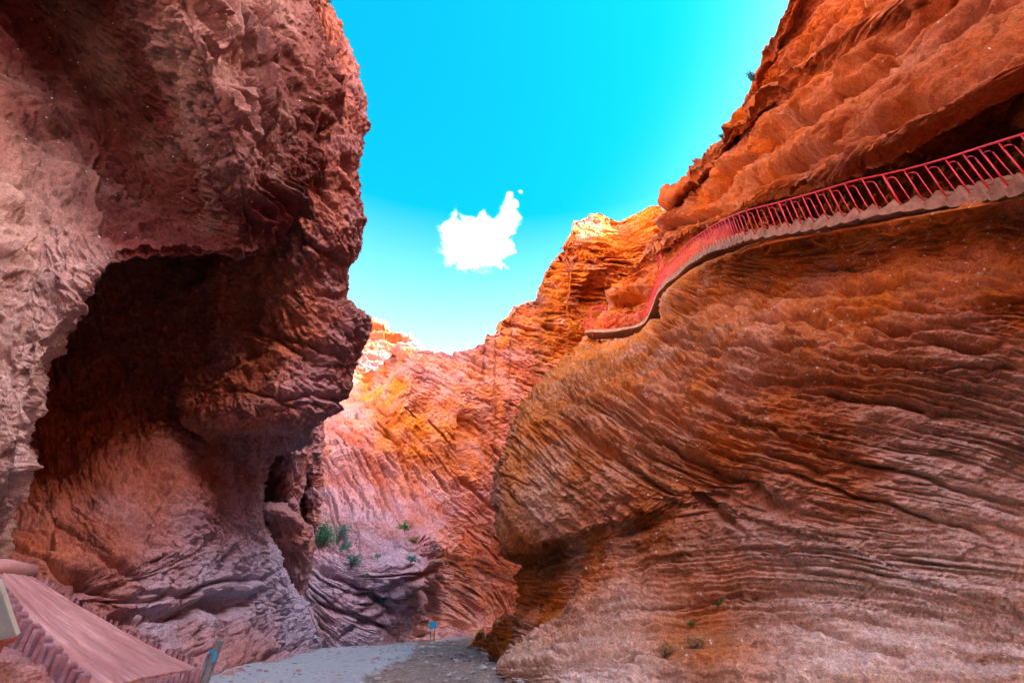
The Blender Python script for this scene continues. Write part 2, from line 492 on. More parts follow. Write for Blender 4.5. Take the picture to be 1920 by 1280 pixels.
def extra_R(px, py, d, f):
    m, yb = mask_R(px, py)
    s = d / FPX
    w = np.interp(px, [900, 960, 1100, 1300, 1420, 1600, 1900], [1.5, 1.4, .9, .6, .15, .12, .1])
    g = -26 * w * np.exp(-((py - yb - 7 * np.sin(px / 37.0) - 4 * np.sin(px / 13.0)) / 12.0) ** 2) * (.55 + .6 * np.sin(px / 61.0 + 1) ** 2)
    # undercut foot at the left, its dark hollow
    c, s_ = math.cos(-.32), math.sin(-.32)
    u = (px - 1308) * c + (py - 1180) * s_; v = -(px - 1308) * s_ + (py - 1180) * c
    g = g - 16 * np.exp(-(u / 100) ** 4 - (v / 32) ** 4)
    g = g - 30 * np.exp(-(((px - 975) / 45) ** 2 + ((py - 1110) / 38) ** 2))
    # horizontal hollows under the stairs
    for (x0, y0, a, b, k, ang) in ((1480, 590, 95, 9, 26, .02), (1690, 600, 130, 8, 22, -.05), (1260, 580, 40, 8, 20, -.3), (1800, 560, 120, 9, 24, -.05),
                                   (1370, 640, 120, 6, 18, .08), (1380, 905, 130, 16, 26, .45), (1240, 760, 90, 7, 18, .5), (1640, 745, 200, 7, 18, .18),
                                   (1750, 905, 180, 6, 16, .26), (1120, 830, 60, 10, 20, .6), (1500, 870, 100, 8, 18, .4), (1580, 1190, 130, 7, 15, .35), (1290, 850, 150, 5, 20, .52), (1180, 880, 120, 5, 20, .6), (1450, 800, 160, 5, 18, .38), (1330, 960, 70, 8, 22, .5), (1650, 940, 220, 5, 20, .3), (1750, 680, 190, 6, 20, .1), (1560, 540, 170, 6, 22, .0), (1750, 640, 120, 8, 24, .04)):
        c, s_ = math.cos(ang), math.sin(ang)
        u = (px - x0) * c + (py - y0) * s_; v = -(px - x0) * s_ + (py - y0) * c
        v = v + 13 * noise(px / 75., py / 75., 1.1, 201) + 5 * noise(px / 24., py / 24., 1.1, 202)
        g = g - 1.5 * k * np.exp(-(u / a) ** 4 - (v / (.75 * b)) ** 2) + .35 * k * np.exp(-(u / a) ** 4 - ((v + 3 * b) / (2 * b)) ** 2)
    return g * s
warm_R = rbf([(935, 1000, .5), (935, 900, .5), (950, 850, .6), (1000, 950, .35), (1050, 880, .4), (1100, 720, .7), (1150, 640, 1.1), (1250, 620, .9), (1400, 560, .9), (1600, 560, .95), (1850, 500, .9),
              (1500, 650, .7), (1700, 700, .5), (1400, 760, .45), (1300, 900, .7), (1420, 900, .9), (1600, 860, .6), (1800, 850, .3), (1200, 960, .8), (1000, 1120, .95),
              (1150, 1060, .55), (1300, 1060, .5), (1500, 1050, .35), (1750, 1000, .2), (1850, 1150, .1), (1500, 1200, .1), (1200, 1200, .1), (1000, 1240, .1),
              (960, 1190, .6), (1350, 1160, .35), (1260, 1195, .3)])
dust_light_R = rbf([(950, 850, 0), (1000, 950, .25), (1150, 640, 0), (1400, 560, 0), (1800, 500, 0), (1700, 700, .12), (1400, 760, .1), (1300, 900, 0), (1600, 900, .15),
              (1800, 820, .3), (1200, 960, 0), (1000, 1120, 0), (1150, 1100, .35), (1300, 1080, .25), (1500, 1050, .55), (1750, 1000, .7), (1850, 1150, .85), (1500, 1200, .85), (1650, 880, .3),
              (1200, 1200, .65), (1000, 1240, .55), (1270, 1190, 0), (1340, 1165, 0), (1308, 1180, -.1)])  # silt on the lower rock, also brightened for light from above
o_R1, D_R1 = cliff('right_cliff', R1, (700, 760), M_right, phi_R, warm=warm_R, dust=dust_light_R, extra=extra_R, lam=17, amp=1.3, along=.2, seed=1, crack=1.0, lump=.35, chip=.35, saws=.55, block=.5, pits=.4, grit=1.0, fbm=.7, lamina=1.35, warp=.35, damp=damp_R)
tag(o_R1, 'orange brown sandstone cliff with slanting beds below the red railing', 'cliff', kind='structure')

# ================================================================== RIGHT CLIFF, UPPER WALL
M_upper = rock_mat('upper_sandstone', (0.429, 0.136, 0.044), (0.520, 0.108, 0.006), (0.211, 0.038, 0.006), (0.483, 0.251, 0.166), bump=0.85, fine=7.0, pebbles=0.012)
def wu(p, a=14, b=70, c=4, e=14):
    return [(p[0] + b, p[1] + b * .7, p[2] + e), (p[0] + a, p[1] + a * .7, p[2] + c), p]
R2 = [
 wu((1110, 650, 38)) + [(1190, 640, 36), (1262, 600, 31), (1320, 535, 24.5), (1410, 490, 20), (1600, 445, 16), (1760, 415, 13.5), (1960, 380, 11.5), (2500, 320, 7)],
 wu((1122, 600, 38.5)) + [(1190, 575, 36), (1262, 520, 31.5), (1325, 460, 25), (1420, 425, 21), (1600, 385, 18), (1760, 335, 16), (1960, 265, 14.5), (2500, 120, 8.5)],
 wu((1160, 530, 38.5)) + [(1210, 500, 36), (1270, 460, 32), (1335, 432, 25.5), (1430, 388, 22), (1590, 335, 19), (1720, 275, 17.5), (1940, 175, 16), (2500, -30, 9.5)],
 wu((1182, 500, 37.5)) + [(1228, 472, 34), (1282, 435, 28), (1345, 412, 22), (1425, 373, 16.5), (1560, 335, 12.6), (1700, 262, 10.4), (1930, 142, 8.9), (2500, -90, 7.4)],
 wu((1215, 455, 36)) + [(1252, 415, 32), (1300, 375, 27), (1370, 335, 21), (1450, 290, 16.5), (1560, 235, 13), (1700, 165, 10.8), (1930, 50, 9.2), (2500, -200, 7.6)],
 wu((1250, 385, 32)) + [(1285, 352, 29), (1330, 305, 25), (1390, 245, 20.5), (1465, 190, 17), (1570, 120, 14), (1700, 45, 12.2), (1930, -60, 10.7), (2500, -300, 9.4)],
 wu((1310, 320, 24)) + [(1350, 288, 21.5), (1400, 235, 19), (1460, 168, 16.5), (1540, 90, 14.2), (1640, 15, 12.5), (1780, -60, 11.2), (1980, -160, 10.4), (2500, -400, 9.6)],
 wu((1370, 230, 20)) + [(1405, 200, 18.5), (1450, 148, 17), (1512, 78, 15.2), (1595, 0, 13.8), (1700, -90, 12.7), (1840, -200, 11.9), (2010, -310, 11.4), (2500, -520, 11)],
 wu((1420, 130, 17.5)) + [(1455, 105, 16.8), (1495, 55, 15.9), (1558, -10, 14.9), (1640, -90, 14.0), (1740, -180, 13.3), (1870, -300, 12.8), (2040, -430, 12.6), (2500, -700, 12.6)],
 wu((1482, 0, 15.6)) + [(1512, -25, 15.2), (1552, -70, 14.8), (1610, -135, 14.4), (1690, -210, 14.1), (1790, -310, 14), (1910, -440, 14), (2070, -580, 14.2), (2500, -900, 15)],
 wu((1540, -180, 15)) + [(1565, -200, 14.9), (1605, -240, 14.8), (1665, -300, 14.8), (1745, -380, 15), (1845, -480, 15.4), (1960, -600, 16), (2120, -760, 17), (2500, -1100, 19)],
 wu((1590, -400, 16)) + [(1620, -420, 16), (1665, -460, 16.2), (1725, -520, 16.6), (1805, -600, 17.2), (1900, -700, 18), (2020, -820, 19), (2180, -980, 21), (2500, -1300, 24)],
]
phi_U = bedding([(1400, 250, -52), (1500, 200, -42), (1700, 130, -36), (1850, 40, -38), (1600, 300, -32), (1800, 230, -30), (1350, 350, -48), (1500, 50, -62),
                 (1250, 450, -25), (1180, 560, -18), (1430, 130, -65), (1600, 20, -50)])
def extra_U(px, py, d, f):
    s = d / FPX
    g = 0
    for (x0, y0, a, b, k, ang) in ((1640, 125, 190, 7, 22, -.62), (1500, 300, 120, 8, 18, -.55), (1780, 170, 160, 7, 18, -.5), (1850, 30, 120, 6, 16, -.6), (1420, 290, 100, 6, 14, -.8), (1560, 190, 130, 6, 18, -.6), (1700, 60, 150, 6, 18, -.65), (1540, 60, 70, 6, 14, -1.0), (1620, 250, 120, 6, 16, -.5), (1800, 100, 120, 5, 14, -.6), (1370, 330, 70, 6, 14, -.8), (1480, 130, 70, 5, 14, -1.0), (1290, 420, 60, 6, 16, -.3), (1200, 560, 60, 7, 16, -.3)):
        c, s_ = math.cos(ang), math.sin(ang)
        u = (px - x0) * c + (py - y0) * s_; v = -(px - x0) * s_ + (py - y0) * c
        v = v + 16 * noise(px / 80., py / 80., 1.1, 203) + 5 * noise(px / 26., py / 26., 1.1, 204)
        g = g - k * np.exp(-(u / a) ** 4 - (v / b) ** 2) + .5 * k * np.exp(-(u / a) ** 4 - ((v + 3.2 * b) / (2.2 * b)) ** 2)
    return 1.9 * g * s
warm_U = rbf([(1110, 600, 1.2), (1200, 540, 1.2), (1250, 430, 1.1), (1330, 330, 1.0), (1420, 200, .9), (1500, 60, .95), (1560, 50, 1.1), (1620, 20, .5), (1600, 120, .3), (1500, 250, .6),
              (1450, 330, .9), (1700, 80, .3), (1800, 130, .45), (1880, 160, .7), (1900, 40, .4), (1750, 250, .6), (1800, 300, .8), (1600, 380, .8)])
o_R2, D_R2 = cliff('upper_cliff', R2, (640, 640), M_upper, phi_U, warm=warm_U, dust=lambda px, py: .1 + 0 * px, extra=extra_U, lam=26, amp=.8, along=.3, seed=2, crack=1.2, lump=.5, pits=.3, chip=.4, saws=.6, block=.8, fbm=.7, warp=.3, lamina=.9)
tag(o_R2, 'orange upper cliff wall rising over the railed stairway with a dark recess', 'cliff', kind='structure')

# ================================================================== LEFT CLIFF, MAIN FACE WITH THE CAVE
M_left = rock_mat('left_sandstone', (0.270, 0.107, 0.099), (0.410, 0.125, 0.065), (0.140, 0.040, 0.032), (0.376, 0.329, 0.439), bump=0.85, fine=8.0, pebbles=0.008)  # last colour: blue skylight mixed into the silt as lavender
def wr(p, a=12, b=80, c=4, e=12):
    return [p, (p[0] - a, p[1], p[2] + c), (p[0] - b, p[1], p[2] + e)]
L2 = [
 [(-900, 1700, 3.4), (-300, 1500, 4.3), (0, 1430, 5.0), (150, 1380, 5.8), (300, 1330, 6.9), (400, 1300, 8.0), (500, 1272, 11), (560, 1246, 14)] + wr((606, 1228, 18.4)),
 [(-900, 1450, 3.8), (-300, 1350, 4.8), (0, 1290, 5.6), (130, 1260, 6.4), (280, 1220, 7.7), (380, 1215, 9.2), (480, 1205, 12), (550, 1190, 15)] + wr((600, 1190, 18.4)),
 [(-900, 1300, 4.2), (-300, 1230, 5.3), (0, 1180, 6.3), (120, 1160, 7.2), (270, 1165, 8.1), (370, 1150, 9.7), (450, 1142, 12.0), (530, 1150, 14.8)] + wr((585, 1160, 18)),
 [(-900, 1200, 4.4), (-300, 1150, 5.6), (0, 1110, 6.8), (120, 1110, 7.3), (260, 1110, 8.2), (350, 1105, 9.6), (430, 1095, 11.6), (505, 1085, 14)] + wr((560, 1110, 17)),
 [(-900, 1050, 4.8), (-300, 1020, 6.2), (0, 1000, 7.6), (120, 1010, 8.0), (240, 1020, 8.4), (330, 1020, 9.7), (400, 1020, 11.2), (470, 1020, 13)] + wr((515, 1020, 15.6)),
 [(-900, 900, 5.2), (-300, 900, 7), (0, 900, 8.8), (100, 900, 9.2), (220, 920, 9.4), (310, 930, 10.2), (390, 930, 11.4), (450, 940, 12.8)] + wr((494, 945, 14.8)),
 [(-900, 760, 5.8), (-300, 780, 7.8), (0, 790, 9.7), (90, 795, 10.4), (210, 815, 10.8), (300, 830, 11.2), (380, 840, 12), (450, 850, 13.2)] + wr((500, 862, 14.6)),
 [(-900, 680, 6.2), (-300, 700, 8.3), (0, 720, 10.2), (80, 735, 11.2), (200, 750, 11.7), (300, 780, 11.8), (400, 805, 11.9), (500, 826, 13)] + wr((560, 834, 14.6)),
 [(-900, 600, 6.5), (-300, 640, 8.5), (20, 660, 10.6), (90, 680, 11.8), (210, 690, 12.3), (320, 730, 12), (430, 782, 11.3), (530, 802, 11.6)] + wr((602, 793, 12.9)),
 [(-900, 540, 6.7), (-300, 580, 8.7), (40, 610, 10.8), (120, 620, 12.2), (230, 640, 12.8), (340, 680, 12.5), (450, 738, 11.3), (550, 755, 11.3)] + wr((642, 762, 13.2)),
 [(-900, 450, 7), (-200, 500, 9), (60, 540, 11), (150, 560, 12.5), (250, 580, 13.2), (350, 610, 13), (450, 660, 12), (560, 680, 11.7)] + wr((660, 682, 13.8)),
 [(-900, 380, 7.3), (-200, 420, 9.3), (80, 480, 11.3), (170, 500, 12.7), (270, 510, 13.4), (370, 540, 13.3), (460, 580, 12.4), (580, 600, 12)] + wr((692, 598, 14.2)),
 [(-900, 300, 7.5), (-200, 350, 9.6), (80, 420, 11.6), (180, 440, 12.9), (280, 450, 13.5), (380, 480, 13.4), (470, 520, 12.4), (570, 535, 12.1)] + wr((654, 540, 14)),
 [(-900, 200, 8), (-200, 250, 10), (80, 330, 12), (200, 360, 13), (300, 380, 13.5), (400, 400, 13.2), (490, 440, 12.4), (590, 450, 12)] + wr((684, 440, 13.8)),
 [(-900, 100, 8.5), (-200, 150, 10.5), (80, 230, 12.5), (220, 270, 13.2), (320, 290, 13.5), (420, 310, 13), (510, 340, 12.3), (595, 345, 12.2)] + wr((673, 335, 14)),
 [(-900, -50, 9), (-200, 30, 11), (100, 120, 13), (240, 160, 13.6), (340, 190, 13.6), (440, 210, 13), (530, 225, 12.5), (610, 230, 12.8)] + wr((684, 228, 14.4)),
 [(-900, -200, 10), (-200, -120, 12), (100, -10, 14), (240, 40, 14.4), (340, 70, 14.2), (440, 90, 13.8), (530, 105, 13.4), (600, 115, 13.8)] + wr((660, 118, 15)),
 [(-900, -400, 11), (-250, -300, 13), (60, -180, 15), (200, -100, 15.6), (310, -50, 15.6), (410, -25, 15.4), (500, -10, 15), (565, 0, 15.2)] + wr((614, 0, 16)),
 [(-900, -700, 13), (-300, -560, 15), (0, -420, 17), (130, -330, 17.6), (240, -270, 17.8), (340, -230, 17.6), (430, -200, 17.4), (500, -180, 17.2)] + wr((550, -170, 17.6)),
 [(-900, -1000, 17), (-350, -850, 19), (-60, -680, 21), (60, -560, 22), (160, -490, 22), (260, -440, 22), (350, -400, 21.6), (420, -380, 21.2)] + wr((470, -360, 21)),
]
b_cave = bedding([(150, 750, 80), (250, 700, 88), (350, 650, 75), (150, 900, 55), (250, 900, 60), (350, 850, 50), (450, 850, 70), (100, 1020, 35), (200, 1050, 32),
                  (300, 1000, 30), (420, 950, 60), (100, 560, 85)])
b_low = bedding([(100, 1100, 28), (200, 1130, 22), (300, 1120, 0), (400, 1100, -12), (500, 1130, -12), (250, 1200, -14), (400, 1200, -10), (550, 1180, 10), (150, 1220, 15), (500, 1220, -5),
                 (450, 1050, 25)])
b_bulge = bedding([(500, 620, 55), (560, 700, 25), (520, 760, 12), (620, 650, 60), (600, 560, 45), (660, 600, 50), (480, 700, 35), (600, 450, 60), (650, 400, 75), (560, 350, 50),
                   (640, 250, 70), (600, 100, 75), (630, 760, 60), (450, 560, 60)])
def phi_L(px, py):
    mlow = sstep(-25, 25, py - np.interp(px, [0, 150, 300, 450, 600], [1060, 1080, 1060, 1020, 1000]))
    mb = sstep(-30, 30, px - np.interp(py, [300, 560, 700, 780, 840], [380, 410, 430, 470, 700])) * (1 - sstep(800, 850, py))
    return b_cave(px, py) * (1 - mlow) * (1 - mb) + b_low(px, py) * mlow + b_bulge(px, py) * mb * (1 - mlow)
def extra_L(px, py, d, f):
    s = d / FPX
    g = 0
    for (x0, y0, a, b, k, ang) in ((330, 1110, 170, 6, 22, -.18), (300, 1150, 190, 7, 26, -.22), (430, 1128, 60, 15, 36, -.05), (190, 1085, 120, 7, 22, .42), (120, 1050, 130, 9, 26, .5),
                                   (330, 795, 130, 8, 20, .35), (560, 745, 110, 6, 20, .12), (520, 640, 90, 6, 16, .5), (330, 1230, 60, 14, 22, -.2), (480, 1230, 90, 8, 18, -.3),
                                   (600, 470, 80, 7, 16, .5), (240, 1060, 70, 7, 18, .5), (640, 560, 60, 7, 18, .3), (400, 880, 60, 7, 14, .7), (560, 640, 70, 6, 16, .4), (600, 330, 60, 8, 20, 1.1)):
        c, s_ = math.cos(ang), math.sin(ang)
        u = (px - x0) * c + (py - y0) * s_; v = -(px - x0) * s_ + (py - y0) * c
        v = v + 14 * noise(px / 60., py / 60., 1.1, 205) + 5 * noise(px / 20., py / 20., 1.1, 206)
        g = g - k * np.exp(-(u / a) ** 4 - (v / b) ** 2)
    return g * s
warm_L = rbf([(150, 750, .8), (300, 650, .9), (250, 850, .7), (400, 900, .6), (100, 1050, .9), (250, 1100, .5), (400, 1100, .2), (500, 1150, .1), (550, 1190, .1), (450, 1000, .2),
              (560, 720, .5), (620, 650, .4), (640, 500, .3), (650, 350, .3), (600, 200, .6), (620, 80, .7), (550, 600, .8), (330, 1230, .7), (200, 1200, .5)])
dust_skylight_L = rbf([(150, 750, 0), (300, 650, 0), (250, 850, .05), (400, 900, .2), (100, 1050, .05), (250, 1080, .2), (400, 1080, .75), (480, 1120, .9), (550, 1160, .9), (450, 1000, .5),
              (500, 1200, .5), (560, 720, .1), (620, 650, .1), (640, 500, .1), (650, 350, .1), (600, 200, 0), (330, 1180, .5), (330, 1240, .1), (200, 1200, .2), (500, 1040, .9)])  # lavender skylight on the lit foot put into the silt colour
o_L2, D_L2 = cliff('left_cliff', L2, (900, 700), M_left, phi_L, warm=warm_L, dust=dust_skylight_L, extra=extra_L, lam=26, amp=.85, along=.45, seed=5, crack=1.5, lump=.5, chip=.5, block=.65, grit=.8, fbm=.6, saws=.55, warp=.45)
tag(o_L2, 'dark purple red overhanging cliff hollowed by a shadowed cave', 'cliff', kind='structure')

# ================================================================== LEFT CLIFF, NEAR OVERHANG AND COLUMN
M_near = rock_mat('near_sandstone', (0.286, 0.127, 0.104), (0.120, 0.022, 0.020), (0.075, 0.018, 0.015), (0.471, 0.311, 0.281), bump=0.9, fine=11.0, pebbles=0.02)  # dark second colour paints vault shade; pale last colour paints column light
L1 = [
 [(-30, 1330, 10), (-10, 1180, 10), (0, 1010, 10), (20, 900, 10.5), (45, 765, 11), (98, 618, 12), (190, 478, 13), (325, 433, 14), (400, 430, 14), (462, 428, 14), (488, 438, 14), (533, 370, 14), (580, 305, 14.5)],
 [(-40, 1330, 8.3), (-15, 1180, 8.3), (0, 1010, 8.3), (24, 900, 8.4), (50, 760, 8.8), (106, 610, 9.4), (200, 470, 10), (328, 440, 11), (400, 440, 11.3), (466, 438, 11.5), (495, 442, 11.8), (540, 370, 12.2), (590, 298, 13)],
 [(-50, 1330, 6.3), (-20, 1180, 6.3), (4, 1010, 6.3), (32, 900, 6.3), (60, 755, 6.5), (118, 622, 6.9), (212, 494, 7.5), (330, 471, 8.6), (400, 474, 9.0), (470, 476, 9.2), (508, 446, 10), (550, 372, 11), (602, 295, 12.6)],
 [(-80, 1330, 6.0), (-50, 1180, 6.0), (-20, 1005, 5.9), (8, 890, 5.9), (34, 740, 6.1), (86, 590, 6.6), (168, 450, 7.8), (298, 420, 9.6), (385, 425, 9.8), (460, 440, 9.15), (500, 400, 9.7), (556, 330, 11), (606, 262, 12.8)],
 [(-130, 1330, 5.7), (-100, 1150, 5.7), (-70, 1000, 5.6), (-40, 870, 5.6), (-10, 700, 5.9), (45, 540, 6.7), (120, 380, 8.3), (245, 330, 10.3), (345, 325, 10.2), (436, 312, 8.6), (486, 290, 9.6), (560, 225, 11.2), (614, 190, 13.8)],
 [(-260, 1330, 5), (-230, 1150, 5), (-200, 980, 5), (-150, 810, 5), (-100, 620, 5.3), (-40, 420, 6.2), (30, 240, 8.9), (165, 170, 10.7), (280, 160, 10.5), (386, 165, 8.4), (445, 130, 9.6), (538, 95, 11.6), (606, 80, 15)],
 [(-500, 1330, 4.2), (-480, 1150, 4.2), (-450, 950, 4.2), (-380, 720, 4.2), (-320, 450, 4.6), (-230, 180, 5.6), (-110, 0, 8.4), (60, -20, 10.2), (200, -20, 10.3), (325, -10, 8.5), (402, -40, 9.9), (505, -60, 12.2), (570, -80, 15.5)],
 [(-900, 1330, 3.4), (-900, 1150, 3.4), (-850, 900, 3.4), (-800, 600, 3.6), (-700, 250, 4.2), (-560, -80, 5.2), (-360, -260, 6.8), (-110, -260, 8.2), (80, -240, 8.9), (240, -210, 9.4), (330, -230, 10.2), (430, -260, 12.5), (500, -290, 16)],
 [(-1500, 1330, 2.6), (-1500, 1100, 2.6), (-1400, 800, 2.7), (-1300, 400, 2.9), (-1150, 0, 3.5), (-900, -380, 4.6), (-650, -560, 6), (-330, -560, 7.8), (-100, -540, 9.6), (100, -520, 11.5), (200, -540, 13), (300, -560, 15.5), (380, -580, 20)],
]
b_col = bedding([(50, 400, 75), (50, 600, 80), (100, 500, 65), (20, 800, 85), (150, 420, 60), (250, 250, 42), (350, 380, 30), (120, 150, 45), (200, 380, 55)])
b_face = bedding([(350, 60, 58), (420, 250, 64), (520, 200, 68), (600, 100, 76), (480, 380, 68), (540, 300, 60), (450, 50, 70), (560, 20, 74)])
def ridge_x(py):
    return np.interp(py, [-300, 0, 150, 310, 440, 480], [210, 330, 386, 436, 462, 470])
def phi_N(px, py):
    m = sstep(-25, 25, px - ridge_x(py))
    return b_col(px, py) * (1 - m) + b_face(px, py) * m
def extra_N(px, py, d, f):
    s = d / FPX
    r = ridge_x(py)
    face = sstep(-10, 30, px - r) * (1 - sstep(440, 500, py))
    # flutes running down the lit face
    q = b_face(px, py)
    n = noise(q / 34.0, py / 240.0, 3.3, 5); n2 = noise(q / 14.0, py / 130.0, 1.3, 6)
    g = face * (26 * n - 32 * np.exp(-(n2 / .14) ** 2) * sstep(-.2, .3, noise(px / 90., py / 120., 8.1, 3)))
    # plates hanging at the ridge and a long crack through the column
    g = g + np.exp(-((px - r - 8) / 24) ** 2) * (13 + 14 * noise(py / 38., 2.2, px / 60., 9)) * (1 - sstep(460, 500, py))
    g = g - 14 * np.exp(-((px - (178 + 9 * np.sin(py / 31.0) + 5 * np.sin(py / 9.0))) / 5) ** 2) * sstep(260, 330, py) * (1 - sstep(420, 470, py))
    # deep sockets in the column
    n3 = noise(px / 34., py / 46., 4.4, 12)
    g = g - 15 * sstep(.28, .5, n3) * (1 - sstep(150, 260, px)) * sstep(280, 420, py)
    return g * s
tone_shade_N = rbf([(40, 450, .15), (50, 650, .1), (20, 800, .2), (120, 420, .25), (180, 350, .6), (100, 250, .6), (200, 200, 1.0), (300, 350, 1.1), (250, 100, 1.1), (50, 100, 1.1), (400, 430, .9),
              (420, 200, .45), (480, 300, .6), (520, 200, .55), (560, 60, .6), (380, 80, .4), (130, 550, .2), (200, 20, 1.2), (300, 200, 1.4), (250, 420, 1.3), (350, 440, 1.4), (430, 420, 1.3), (220, 300, 1.3), (400, 300, 1.3), (320, 60, 1.1)])  # shade under the overhang put into the colour, darkest in the vault
skylight_N = rbf([(250, 420, -.1), (350, 440, -.2), (430, 420, -.1), (220, 300, -.1), (40, 450, .8), (50, 650, 1.0), (20, 800, .9), (120, 420, .6), (130, 580, .8), (180, 350, .1), (100, 250, .1), (200, 200, 0), (300, 350, 0), (50, 100, 0), (400, 430, 0),
              (420, 200, .25), (480, 300, .2), (520, 200, .15), (560, 60, .1), (350, 60, .3)])  # column and face brightened by colour in place of skylight
o_L1, D_L1 = cliff('left_overhang', L1, (560, 900), M_near, phi_N, flip=True, warm=tone_shade_N, dust=skylight_N, extra=extra_N, lam=22, amp=.6, along=.45, seed=8, crack=.9, lump=.45, pits=.3, chip=.6, block=.7, grit=1.3, fbm=.8, saws=.7, warp=.4)
tag(o_L1, 'massive near rock overhang with pale pitted column at the left edge', 'cliff', kind='structure')

# ================================================================== FAR WALL
def curtain(name, xs, top, bot, dep, res, mat, phi, back=10.0, skip=(), drop=6, **kw):
    nr, nc = int(res[0] / QUICK), int(res[1] / QUICK)
    px = np.linspace(xs[0], xs[1], nc)
    tp = np.interp(px, [p[0] for p in top], [p[1] for p in top])
    bt = np.interp(px, [p[0] for p in bot], [p[1] for p in bot])
    nb = max(14, nr // 14)
    v = np.linspace(0, 1, nr)[:, None]
    PX = np.repeat(px[None], nr, 0)
    PY = bt[None] + (tp - bt)[None] * v
    D = dep(PX, PY)
    Q = Parr(PX, PY, D)
    # the top goes back from the rim
    b = (np.linspace(0, 1, nb + 1)[1:])[:, None]
    DB = D[-1][None] + back * b
    PB = PY[-1][None] + drop * b ** .6
    QB = Parr(np.repeat(px[None], nb, 0), PB + 8 * b, DB)
    Q = np.concatenate([Q, QB], 0)
    return finish(name, Q, mat, phi, False, kw.pop('warm', None), kw.pop('dust', None), kw.pop('extra', None), **kw)

M_far = rock_mat('far_sandstone', (0.450, 0.180, 0.155), (0.590, 0.155, 0.012), (0.337, 0.049, 0.006), (0.395, 0.304, 0.395), bump=0.8, fine=3.0)
top_F = [(500, 640), (700, 690), (722, 672), (735, 652), (748, 640), (775, 634), (800, 646), (820, 650), (846, 656), (870, 646), (904, 640), (910, 622), (926, 620), (930, 599), (954, 590),
         (958, 571), (1000, 560), (1010, 541), (1018, 512), (1040, 476), (1066, 464), (1069, 412), (1085, 404), (1110, 391), (1135, 396), (1160, 402), (1195, 388), (1225, 382), (1252, 384), (1340, 370)]
bot_F = [(500, 1245), (600, 1236), (680, 1228), (760, 1218), (815, 1212), (850, 1207), (920, 1204), (1000, 1204), (1350, 1204)]
dep_F = rbf([(520, 1240, 17.4), (600, 1235, 18.8), (680, 1227, 20.2), (760, 1218, 23), (815, 1212, 26), (850, 1206, 30), (920, 1203, 33), (1000, 1203, 35), (1100, 1200, 38), (1300, 1200, 42),
             (520, 1180, 18.4), (600, 1180, 19.5), (680, 1180, 20.6), (760, 1172, 23), (808, 1165, 27), (845, 1160, 31.5), (900, 1165, 34), (960, 1160, 35.5),
             (600, 1110, 20), (680, 1110, 20.8), (760, 1110, 22), (815, 1110, 25), (850, 1110, 31), (900, 1110, 34.5), (960, 1110, 36),
             (560, 1050, 21), (640, 1050, 21.2), (720, 1060, 21.6), (790, 1060, 22.8), (816, 1058, 24.5), (850, 1060, 30), (900, 1060, 34), (960, 1050, 36),
             (560, 980, 23.4), (640, 985, 23.6), (710, 1000, 24), (770, 1015, 24.6), (820, 1020, 27), (870, 1010, 32), (950, 990, 35), (1100, 980, 40),
             (560, 880, 28.6), (650, 890, 29.4), (720, 900, 30.2), (800, 900, 32.5), (870, 880, 34), (950, 870, 36), (1100, 860, 41),
             (540, 760, 36), (620, 770, 35), (700, 780, 34.6), (740, 790, 34.5), (815, 790, 35), (862, 800, 35), (876, 800, 36.5), (940, 760, 37.5), (1100, 740, 42), (1300, 740, 46),
             (560, 690, 50), (640, 700, 47), (700, 720, 43), (722, 720, 38.5), (736, 722, 36.5), (800, 710, 37), (870, 700, 38.5), (940, 690, 39.5), (1000, 650, 41), (1100, 620, 43), (1300, 600, 46),
             (560, 640, 56), (700, 672, 50), (730, 668, 42), (745, 660, 39.5), (820, 652, 41), (900, 640, 42), (960, 590, 43), (1020, 540, 44), (1066, 480, 44), (1080, 460, 42), (1120, 520, 43),
             (1150, 560, 44), (1100, 400, 45), (1160, 410, 45), (1210, 450, 43), (1250, 390, 45), (1300, 380, 46), (1110, 560, 45), (1060, 560, 43)])
b_F = bedding([(650, 760, 25), (660, 880, 62), (700, 960, 68), (740, 880, 58), (760, 1000, 62), (760, 800, 42), (850, 1000, 52), (900, 900, 42), (850, 780, 30), (950, 720, 25), (1000, 640, 20),
               (830, 690, 22), (1100, 560, 8), (1150, 450, 3), (1040, 500, 8), (930, 1000, 35)], 4)
b_M = bedding([(620, 1100, 32), (700, 1120, 20), (780, 1110, -18), (640, 1180, 30), (740, 1180, -10), (800, 1080, -30), (870, 1150, 38), (900, 1080, 35), (600, 1010, 25), (700, 1030, 15), (850, 1180, 45),
               (930, 1150, 50)])
def phi_F(px, py):
    m = sstep(-25, 25, py - np.interp(px, [560, 640, 720, 820, 880, 960], [960, 985, 1010, 1030, 1075, 1090]))
    return b_F(px, py) * (1 - m) + b_M(px, py) * m
